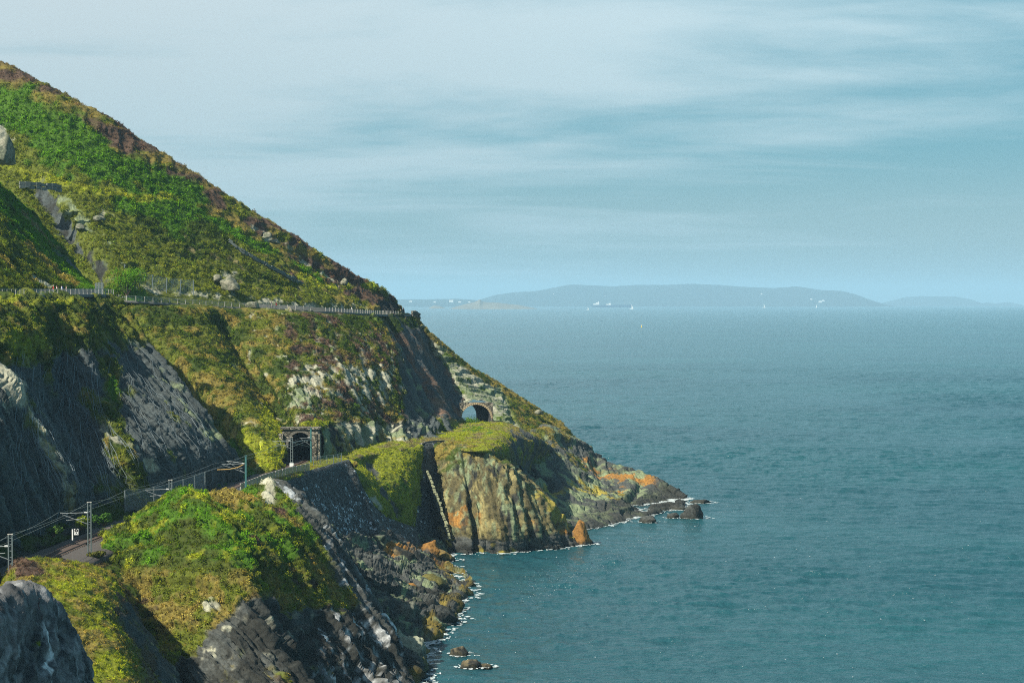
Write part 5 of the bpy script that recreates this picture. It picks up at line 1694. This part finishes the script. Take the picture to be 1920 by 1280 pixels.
def far_hill(name, prof, y, depth, lab, mat=None, jag=2.0, kind='structure'):
    A = np.array(prof, float); xs = np.linspace(A[0, 0], A[-1, 0], int((A[-1, 0] - A[0, 0]) * 1.2))
    ht = np.interp(xs, A[:, 0], A[:, 1])
    ht = ht + fbm(np.stack([xs, xs * 0, xs * 0], 1), 9, 4, .7) * .55 * jag * .3
    rows = []
    drop = -y * y / (2 * RE)
    for t in np.linspace(-1, 1, 17):
        pr = math.cos(t * math.pi / 2) ** .8 if abs(t) < 1 else 0
        yy = y + t * depth
        base = np.array([[(x - 960) / F * y, yy, drop - 2] for x in xs])
        top = np.array([H - (h - HOR) / F * y for h in ht])
        q = base.copy(); hh = np.maximum(top - (drop - 2), 0)
        q[:, 2] = drop - 2 + hh * pr * (1 + .14 * vnoise(np.stack([q[:, 0] / depth * 3, q[:, 1] / depth * 3, q[:, 0] * 0], 1)) * (1 - pr ** 3))
        rows.append(q)
    o = ribbon(name, rows, mat or M_FAR); tag(o, lab, kind=kind)
    return o


HOWTH = [(880, 575), (905, 560), (925, 554), (960, 548), (1000, 546), (1035, 540), (1070, 533), (1110, 535), (1150, 537), (1190, 534), (1240, 534), (1300, 532), (1345, 534), (1400, 538), (1450, 540), (1495, 537), (1530, 543), (1570, 545), (1590, 550), (1610, 559), (1632, 571), (1640, 575)]
far_hill('distant_headland', HOWTH, 20000, 1500, 'long blue headland across the bay dotted with white houses')
far_hill('distant_island', [(1630, 575), (1660, 568), (1700, 557), (1725, 555), (1790, 556), (1812, 560), (1840, 572)], 25000, 900, 'far low island right of the long headland')
far_hill('distant_islet', [(1835, 574), (1852, 567), (1868, 570), (1890, 566), (1912, 573)], 25500, 500, 'tiny pair of humps at the far right of the horizon')
far_hill('distant_coast', [(600, 562), (700, 562), (760, 561), (800, 561), (860, 560), (900, 563), (930, 570), (950, 576)], 17500, 700, 'low built up coast behind the headland path')
far_hill('rocky_island', [(838, 580), (862, 573), (890, 566), (900, 561), (906, 566), (940, 568), (975, 572), (1000, 577), (1012, 580)], 11800, 260, 'low rocky island in the bay in front of the blue headland', M_FAR2)
far_hill('reef', [(804, 578), (812, 573), (826, 574), (836, 578)], 12400, 60, 'small reef left of the rocky island', M_FAR2)
M_HOUSE = mat_plain('far_white_wall', (.85, .85, .82), .8, var=.05); M_ROOF = mat_plain('far_roof', (.25, .15, .12), .8)
hs = [(1038, 551, 2, 'white house furthest left on the distant blue headland'), (1078, 552, 3, 'second white house from the left on the blue headland'), (1106, 553, 2, 'white house on the headland straight above the tiny left sail'),
      (1134, 554, 2, 'white house on the headland just above the ship bridge'), (1148, 549, 2, 'white house high on the headland above the middle of the ship'), (1212, 548, 3, 'upper of two close white houses right of the ship'),
      (1220, 551, 2, 'lower of two close white houses right of the ship'), (1275, 548, 2, 'lone white house under the middle of the headland crest'), (1318, 552, 4, 'wide white house below the headland crest, left of a higher small one'),
      (1340, 545, 2, 'highest white house, close under the headland crest'), (1372, 551, 4, 'wide white house right of the highest one'), (1428, 551, 3, 'white house alone between the wide one and the cliff top group'),
      (1521, 561, 4, 'upper left building of the white group on the headland cliffs'), (1538, 566, 6, 'largest and lowest building of the white group on the headland cliffs'), (1543, 564, 5, 'right hand building of the white group on the headland cliffs')]
for k, (px, py, w_, _) in enumerate(hs):
    y = 19300 - (py - 545) * 40
    q = farP(px, py + 1, y); wm = w_ / F * y
    r = empty('far_house', q); tag(r, _, 'house', 'white houses on the distant headland')
    m = MB(); m.box((0, 0, wm * .2), (wm, wm * .6, wm * .45)); m.build('wall', M_HOUSE, r)
    m = MB(); m.prism([(-wm * .52, -wm * .33, wm * .42), (wm * .52, -wm * .33, wm * .42), (0, -wm * .33, wm * .6)], (0, wm * .66, 0)); m.build('roof', M_HOUSE, r)
for k, (px, py, w_, lb) in enumerate([(770, 564, 5, 'far coast building nearest the headland path'), (815, 565, 4, 'small far coast building above the little reef'), (846, 564, 8, 'widest pale building on the far coast'), (862, 565, 5, 'far coast building just right of the widest one'), (880, 565, 4, 'far coast building left of the island tower'), (895, 565, 3, 'smallest far coast building, right behind the island tower')]):
    y = 16750; q = farP(px, py + 2, y); wm = w_ / F * y
    r = empty('far_building', q); tag(r, lb, 'building', 'buildings on the far coast')
    m = MB(); m.box((0, 0, wm * .2), (wm, wm * .5, wm * .5)); m.build('wall', M_HOUSE, r)
    m = MB(); m.box((0, 0, wm * .47), (wm * .9, wm * .45, wm * .08)); m.build('roof', M_ROOF, r)
# round tower on the island
q = farP(899, 566, 11800); r = empty('coastal_tower', q); tag(r, 'squat round tower on top of the rocky island', 'tower')
m = MB(); m.tube((0, 0, -6), (0, 0, 12), 9, 12, 8); m.build('tower_wall', M_FAR2, r)
m = MB(); m.tube((0, 0, 12), (0, 0, 14), 9, 12); m.build('parapet', M_FAR2, r)

# cargo ship
yS = 15500.0
zS = -yS * yS / (2 * RE)
k_ = yS / F
ship = empty('cargo_ship', ((1147 - 960) * k_, yS - 0, zS)); tag(ship, 'long blue cargo ship with white upper works lying off the headland', 'ship')
M_HULL = mat_plain('ship_hull', (.02, .04, .10), .6); M_DECK = mat_plain('ship_grey', (.35, .38, .42), .7)
Lh = 37 * k_; hh = 4.2 * k_
m = MB()
prof = [(-Lh - 2 * k_, 0, hh * 1.0), (-Lh, 0, 0), (Lh, 0, 0), (Lh, 0, hh * 1.1), (-Lh + 8 * k_, 0, hh * .95)]
m.prism([(p[0], -12, p[2]) for p in prof], (0, 24, 0)); m.build('hull', M_HULL, ship)
m = MB(); m.box((-29 * k_, 0, hh + 1.4 * k_), (11 * k_, 20, 2.2 * k_)); m.box((-26.5 * k_, 0, hh + 3.6 * k_), (6 * k_, 18, 2.6 * k_)); m.build('bridge', M_HOUSE, ship)
m = MB(); m.box((-25 * k_, 0, hh + 5.6 * k_), (1.6 * k_, 8, 1.8 * k_)); m.build('funnel', M_WHITE, ship)
m = MB(); m.box((-6 * k_, 0, hh + .9 * k_), (9 * k_, 20, 1.8 * k_)); m.box((-4 * k_, 0, hh + 2.4 * k_), (3.5 * k_, 14, 1.6 * k_)); m.build('deckhouse', M_HOUSE, ship)
m = MB(); m.tube((-3.2 * k_, 0, hh), (-3.2 * k_, 0, hh + 6 * k_), .25 * k_); m.build('mast', M_WHITE, ship)
m = MB(); m.tube((35 * k_, 0, hh), (35 * k_, 0, hh + 5 * k_), .25 * k_); m.tube((24 * k_, 0, hh), (24 * k_, 0, hh + 6 * k_), .25 * k_); m.tube((24 * k_, 0, hh + 5 * k_), (35 * k_, 0, hh + 5 * k_), .2 * k_); m.build('cargo_frame', M_DECK, ship)


def boat(px, py, y, sc, lab, name='sailing_boat'):
    zz = -y * y / (2 * RE)
    r = empty(name, ((px - 960) / F * y, y, zz)); tag(r, lab, 'boat')
    m = MB(); m.prism([(-4 * sc, -1.2 * sc, .2 * sc), (-3 * sc, -1.2 * sc, -.5 * sc), (3 * sc, -1.2 * sc, -.5 * sc), (4.5 * sc, -1.2 * sc, 1.2 * sc), (-4 * sc, -1.2 * sc, 1.0 * sc)], (0, 2.4 * sc, 0)); m.build('hull', M_HOUSE, r)
    m = MB(); m.tube((0, 0, 0), (0, 0, 10 * sc), .12 * sc); m.build('mast', M_WHITE, r)
    m = MB(); m.prism([(.3 * sc, 0, 1.6 * sc), (3.6 * sc, 0, 1.6 * sc), (.3 * sc, 0, 9.5 * sc)], (0, .12 * sc, 0)); m.build('sail', M_HOUSE, r)


boat(1184, 577, 11500, 3.0, 'white boat with a mast passing the stern of the cargo ship')
boat(1102, 578, 10500, 1.8, 'tiny white sail left of the cargo ship')
boat(1432, 574, 14000, 3.2, 'white sailing boat below the right end of the blue headland')
boat(1530, 571, 14500, 2.5, 'small white sail close under the headland cliffs')
q = P_on(1203, 613, 0); r = empty('buoy', q); tag(r, 'yellow navigation buoy out in the bay', 'buoy')
m = MB(); m.tube((0, 0, -.5), (0, 0, 1.2), 1.3, 10); m.build('float', M_YEL, r)
m = MB(); m.tube((0, 0, 1.2), (0, 0, 4.2), .8, 8, .3); m.build('tower', M_YEL, r)
m = MB(); m.tube((0, 0, 4.2), (0, 0, 4.9), .45, 8); m.build('lamp', M_WHITE, r)

OC = 'rock outcrops on the slopes'
for px, py, w_, h_, D_, lb, sd in ((4, 292, 46, 58, 575, 'big pale crag at the left edge of the hillside', 41), (186, 408, 26, 16, 585, 'pale outcrop right of the head of the shaded gully', 42), (150, 425, 22, 16, 580, 'smaller outcrop beside the shaded gully', 43),
        (432, 536, 40, 32, 592, 'pale cracked outcrop in the bushes above the path', 44), (408, 522, 20, 18, 594, 'small pale outcrop left of the cracked one', 45), (474, 572, 34, 18, 590, 'wedge shaped pale rock beside the path', 46),
        (500, 442, 20, 12, 636, 'broken pale rocks in the heather near the skyline', 47), (516, 452, 22, 12, 638, 'pale rock just below the broken ones near the skyline', 48), (645, 530, 18, 14, 664, 'pale standing rock above the curved wall', 49),
        (545, 672, 26, 14, 566, 'pale rock lying in the heather of the middle spur', 50), (698, 678, 24, 18, 600, 'pale rock near the upper right edge of the middle spur', 51), (655, 695, 26, 14, 578, 'flat pale rock in the middle of the sunlit spur', 52),
        (715, 730, 40, 14, 592, 'long pale ledge high on the right of the middle spur', 53), (20, 775, 60, 70, 374, 'pale lit crag at the left edge above the netting', 54), (1010, 772, 20, 10, 708, 'small pale rock on the slope right of the arch', 55)):
    boulder('outcrop', px, py + 2, w_ * .85, h_ * .58, lb, ((.23, .225, .17), (.13, .145, .10)), seed=sd, D=D_, wet=False, sub=4 if w_ > 35 else 3, group=OC, depth=1.2)


def bush(px, py, D_, wpx, hpx, lab, col, seed, n=900):
    q = P(px, py, D_); dd = q[1]; wm = wpx / F * dd / 2; hm = hpx / F * dd
    r = empty('bush', q); tag(r, lab, 'bush')
    rnd = random.Random(seed); lobes = [(rnd.gauss(0, .45) * wm, rnd.gauss(0, .3) * wm, rnd.uniform(.3, .75) * hm, rnd.uniform(.3, .55)) for _ in range(9)]
    V = []; Fq = []
    for _ in range(n):
        lx, ly, lz, lr = rnd.choice(lobes)
        d = Vector((rnd.gauss(0, 1), rnd.gauss(0, 1), rnd.gauss(.2, 1))).normalized(); rad = lr * rnd.uniform(.7, 1.05)
        c = Vector((lx + d.x * rad * wm, ly + d.y * rad * wm, max(.05, lz + d.z * rad * hm * .8)))
        nrm = (d + Vector((rnd.gauss(0, .5), rnd.gauss(0, .5), rnd.gauss(0, .5)))).normalized(); u = nrm.orthogonal().normalized(); v = nrm.cross(u)
        a_, b_ = rnd.uniform(.12, .26), rnd.uniform(.08, .15); i = len(V)
        V += [tuple(c - u * a_), tuple(c + v * b_), tuple(c + u * a_), tuple(c - v * b_)]; Fq.append([i, i + 1, i + 2, i + 3])
    mesh_obj('crown', V, Fq, mat_leaf('bush_leaf_%d' % seed, False, col), r)
    m = MB()
    for lx, ly, lz, lr in lobes: m.tube((0, 0, -.3), (lx, ly, lz), .09, 5, .03)
    m.build('stem', mat_plain('bush_wood_%d' % seed, (.09, .06, .04)), r)


bush(238, 553, 556, 74, 52, 'large bright green bush beside the path at the head of the gully', (.10, .24, .015), 1, 2200)
bush(212, 566, 505, 34, 34, 'dark green bush overhanging the path end at the gully', (.08, .17, .012), 2, 900)
bush(207, 762, 442, 26, 52, 'bright green bush clinging to the grey cliff', (.11, .27, .02), 3, 900)
bush(880, 800, 655, 34, 18, 'green bush growing in the left half of the old arch', (.10, .20, .015), 4, 700)
bush(908, 804, 655, 24, 12, 'low green bush at the foot of the arch on the right', (.13, .24, .02), 5, 500)
bush(152, 990, 345, 26, 24, 'yellow green bush left of the mast foot', (.2, .26, .02), 6, 500)
bush(195, 982, 352, 40, 22, 'dark green bush right of the mast below the cliff', (.07, .16, .03), 7, 700)
bush(183, 1046, 325, 34, 14, 'low brownish bush right of the mast foot on the stony strip', (.12, .13, .03), 9, 500)
bush(100, 1003, 333, 36, 18, 'dull green bush left of the number board', (.07, .13, .03), 8, 600)

# ------------------------------------------------------------------ people on the path
M_SKIN = mat_plain('skin', (.55, .34, .25), .6, var=.05)
CLO = {}


def cloth(c):
    if c not in CLO: CLO[c] = mat_plain('cloth_%d' % len(CLO), c, .85, var=.08)
    return CLO[c]


def person(loc, rz, lab, shirt, legs, hair, hgt=1.7, stride=.18, sleeves=True, pack=None):
    k = hgt / 1.75
    J = {'pelvis': (0, 0, .95), 'waist': (0, 0, 1.12), 'chest': (0, .02, 1.36), 'neck': (0, .02, 1.50), 'head': (0, 0, 1.60), 'crown': (0, 0, 1.72)}
    for sg_, nm in ((-1, 'l'), (1, 'r')):
        st_ = stride * sg_
        J['hip' + nm] = (sg_ * .10, 0, .90); J['knee' + nm] = (sg_ * .11, -st_ * .9 - .02, .50); J['ank' + nm] = (sg_ * .11, -st_ * 1.3 + .04, .09); J['toe' + nm] = (sg_ * .12, -st_ * 1.3 - .14, .04)
        J['sho' + nm] = (sg_ * .19, .02, 1.42); J['elb' + nm] = (sg_ * .25, .04 + st_ * .5, 1.14); J['wri' + nm] = (sg_ * .25, -.06 + st_ * .9, .90); J['hand' + nm] = (sg_ * .25, -.10 + st_ * .9, .80)
    R = dict(pelvis=.14, waist=.12, chest=.15, neck=.055, head=.095, crown=.08, hip=.095, knee=.065, ank=.045, toe=.04, sho=.07, elb=.045, wri=.032, hand=.042)
    E = [('pelvis', 'waist'), ('waist', 'chest'), ('chest', 'neck'), ('neck', 'head'), ('head', 'crown')]
    for nm in 'lr': E += [('pelvis', 'hip' + nm), ('hip' + nm, 'knee' + nm), ('knee' + nm, 'ank' + nm), ('ank' + nm, 'toe' + nm), ('chest', 'sho' + nm), ('sho' + nm, 'elb' + nm), ('elb' + nm, 'wri' + nm), ('wri' + nm, 'hand' + nm)]
    names = list(J); me = bpy.data.meshes.new('person')
    me.from_pydata([tuple(q * k for q in J[n]) for n in names], [(names.index(a), names.index(b)) for a, b in E], [])
    o = bpy.data.objects.new('person', me); COL.objects.link(o)
    md = o.modifiers.new('skin', 'SKIN'); ss = o.modifiers.new('sub', 'SUBSURF'); ss.levels = 1; ss.render_levels = 1
    for n, sv_ in zip(names, me.skin_vertices[0].data):
        rr_ = R.get(n, R.get(n[:-1], .05)) * k; sv_.radius = (rr_ * (1.25 if n in ('chest', 'pelvis', 'waist') else 1), rr_ * .85 if n in ('chest', 'pelvis', 'waist') else rr_); sv_.use_root = n == 'pelvis'
    dg = bpy.context.evaluated_depsgraph_get(); ev = o.evaluated_get(dg)
    nm_ = bpy.data.meshes.new_from_object(ev); o.modifiers.clear(); o.data = nm_
    nm_.materials.clear()
    for mt in (M_SKIN, cloth(shirt), cloth(legs), cloth((.08, .07, .06))): nm_.materials.append(mt)
    for f in nm_.polygons:
        c = f.center / k
        arm = abs(c.x) > .205
        if c.z > 1.49: i = 0
        elif arm and c.z < (.95 if sleeves else 1.2): i = 0
        elif c.z > .93: i = 1
        elif c.z > .10: i = 2
        else: i = 3
        f.material_index = i
    o.location = [float(v) for v in loc]; o.rotation_euler = (0, 0, rz)
    tag(o, lab, 'person')
    v, f = ICO[3]
    hv = v * np.array([.105, .118, .11]) * k + np.array([0, .018, 1.675]) * k
    hv = hv[:]; keep = hv[f].mean(axis=1)
    f2 = f[(keep[:, 2] > 1.63 * k) | (keep[:, 1] > .03 * k)]
    h_ = mesh_obj('hair', hv, f2, cloth(hair), o)
    if pack:
        m = MB(); m.box((0, .19 * k, 1.27 * k), (.30, .17, .42)); m.build('backpack', cloth(pack), o)
    return o


def on_path(L, px):
    X, _ = proj(L); i = int(np.argmin(np.abs(X - px)))
    q = offset(L, -1.0)[i].copy(); q[2] += .06
    return q


people = [
    (PTH, 111, -1.3, 'walker in a bright red top and pale cap, first of four on the left stretch', (.65, .01, .02), (.16, .2, .22), (.75, .72, .66), 1.75, False, None),
    (PTH, 116, -1.2, 'walker in a white top and blue jeans just behind the red one', (.75, .75, .78), (.12, .2, .38), (.25, .12, .08), 1.62, True, (.3, .05, .06)),
    (PTH, 125, -1.4, 'walker in a white and blue top, third of four on the left stretch', (.75, .8, .85), (.08, .1, .25), (.04, .03, .04), 1.68, True, (.08, .12, .4)),
    (PTH, 133, -1.3, 'walker in a pink top and dark blue shorts, last of the four on the left', (.7, .5, .45), (.02, .04, .16), (.1, .05, .03), 1.62, False, None),
    (PTH2, 514, 1.4, 'walker in dark clothes on the far path beside a red one', (.05, .06, .12), (.05, .05, .07), (.05, .03, .02), 1.72, True, None),
    (PTH2, 521, 1.5, 'walker in a red top on the far path beside a dark one', (.6, .03, .04), (.1, .1, .14), (.1, .06, .04), 1.66, True, None),
    (PTH2, 667, 1.3, 'walker in a white top on the far stretch of path', (.75, .74, .7), (.2, .2, .2), (.1, .06, .04), 1.66, True, None),
    (PTH2, 757, .4, 'smaller figure in tan at the bend of the path on the headland', (.35, .26, .15), (.2, .18, .15), (.12, .08, .04), 1.55, True, None),
    (PTH2, 763, .2, 'dark dressed figure standing beside the parapet at the bend', (.03, .03, .05), (.03, .03, .05), (.03, .02, .02), 1.85, True, (.1, .03, .02)),
]
for L, px, rz, lab, sh_, lg_, hr, hg, slv, pk in people:
    person(on_path(L, px), rz, lab, sh_, lg_, hr, hg, sleeves=slv, pack=pk)

# ------------------------------------------------------------------ plants scattered on the land
def clump_proto(n, seed, kind):
    rnd = random.Random(seed); V = []; Fq = []
    for _ in range(n):
        if kind == 'clump':
            while True:
                d = Vector((rnd.uniform(-1, 1), rnd.uniform(-1, 1), rnd.uniform(-.15, 1)))
                if .2 < d.length < 1: break
            c = Vector((d.x * .5, d.y * .5, d.z * .55))
            nrm = (d.normalized() + Vector((rnd.gauss(0, .45), rnd.gauss(0, .45), rnd.gauss(0, .45)))).normalized()
            u = nrm.orthogonal().normalized(); u.rotate(Matrix.Rotation(rnd.uniform(0, 6.28), 3, nrm)); v = nrm.cross(u)
            a, b = rnd.uniform(.07, .16), rnd.uniform(.045, .09)
            i = len(V)
            V += [tuple(c - u * a), tuple(c + v * b + nrm * .03), tuple(c + u * a), tuple(c - v * b)]
            Fq.append([i, i + 1, i + 2, i + 3])
        else:
            t = rnd.uniform(0, 6.28); r = rnd.uniform(0, .28); x, y = math.cos(t) * r, math.sin(t) * r
            l = Vector((rnd.gauss(0, .35) + .1, rnd.gauss(0, .35), rnd.uniform(.5, 1.0)))
            sd = Vector((-l.y, l.x, 0)).normalized() * .05 if (l.x or l.y) else Vector((.05, 0, 0))
            i = len(V); b0 = Vector((x, y, -.1))
            V += [tuple(b0 - sd), tuple(b0 + sd), tuple(b0 + l)]
            Fq.append([i, i + 1, i + 2])
    me = bpy.data.meshes.new(kind); me.from_pydata(V, [], Fq); me.update(); me.materials.append(M_LEAF)
    return me


def scatter(name, kind, label, protos):
    pos = np.concatenate(VEG[kind][0]); sz = np.concatenate(VEG[kind][1]); tn = np.concatenate(VEG[kind][2])
    keep = pos[:, 2] > 1.5
    pos, sz, tn = pos[keep], sz[keep], tn[keep]
    me = bpy.data.meshes.new(name); me.vertices.add(len(pos)); me.vertices.foreach_set('co', pos.astype(np.float32).ravel())
    a = me.attributes.new('size', 'FLOAT', 'POINT'); a.data.foreach_set('value', sz.astype(np.float32))
    a = me.attributes.new('tint', 'FLOAT_COLOR', 'POINT'); a.data.foreach_set('color', np.hstack([tn, np.ones((len(tn), 1))]).astype(np.float32).ravel())
    o = bpy.data.objects.new(name, me); COL.objects.link(o); tag(o, label, kind='stuff')
    src = bpy.data.collections.new(kind + '_shapes')
    for k, p_ in enumerate(protos): src.objects.link(bpy.data.objects.new(kind + '_shape', p_))
    ng = bpy.data.node_groups.new(name, 'GeometryNodeTree')
    ng.interface.new_socket('Geometry', in_out='INPUT', socket_type='NodeSocketGeometry')
    ng.interface.new_socket('Geometry', in_out='OUTPUT', socket_type='NodeSocketGeometry')
    N = ng.nodes; Lk = ng.links
    gi = N.new('NodeGroupInput'); go = N.new('NodeGroupOutput')
    m2p = N.new('GeometryNodeMeshToPoints'); ci = N.new('GeometryNodeCollectionInfo'); ci.inputs[0].default_value = src
    ci.inputs['Separate Children'].default_value = True; ci.inputs['Reset Children'].default_value = True
    ip = N.new('GeometryNodeInstanceOnPoints'); ip.inputs['Pick Instance'].default_value = True
    sa = N.new('GeometryNodeInputNamedAttribute'); sa.data_type = 'FLOAT'; sa.inputs['Name'].default_value = 'size'
    rv = N.new('FunctionNodeRandomValue'); rv.data_type = 'FLOAT_VECTOR'
    rv.inputs['Min'].default_value = (-.25, -.25, 0); rv.inputs['Max'].default_value = (.25, .25, 6.283)
    Lk.new(gi.outputs[0], m2p.inputs[0]); Lk.new(m2p.outputs[0], ip.inputs['Points']); Lk.new(ci.outputs[0], ip.inputs['Instance'])
    Lk.new(sa.outputs['Attribute'], ip.inputs['Scale']); Lk.new(rv.outputs['Value'], ip.inputs['Rotation'])
    Lk.new(ip.outputs[0], go.inputs[0])
    md = o.modifiers.new('plants', 'NODES'); md.node_group = ng
    print('scatter', name, len(pos))
    return o


scatter('low_scrub', 'clump', 'low gorse, heather and bracken covering the slopes', [clump_proto(48, k, 'clump') for k in range(5)])
scatter('grass', 'tuft', 'yellow and green grass growing on the slopes', [clump_proto(16, 50 + k, 'tuft') for k in range(4)])

# ------------------------------------------------------------------ haze over the bay
hz = MB(); hz.box((0, 20900, 110), (64000, 42800, 500))
m = bpy.data.materials.new('haze'); m.use_nodes = True
T = NT(m.node_tree); T.n.clear()
pv = T.new('ShaderNodeVolumePrincipled', Color=(.46, .75, .98, 1), Density=HAZE if 'HAZE' in globals() else 7.0e-5, Anisotropy=.0)
T.new('ShaderNodeOutputMaterial', Volume=pv.outputs[0])
o = hz.build('haze', m); tag(o, 'pale haze over the bay', kind='stuff')
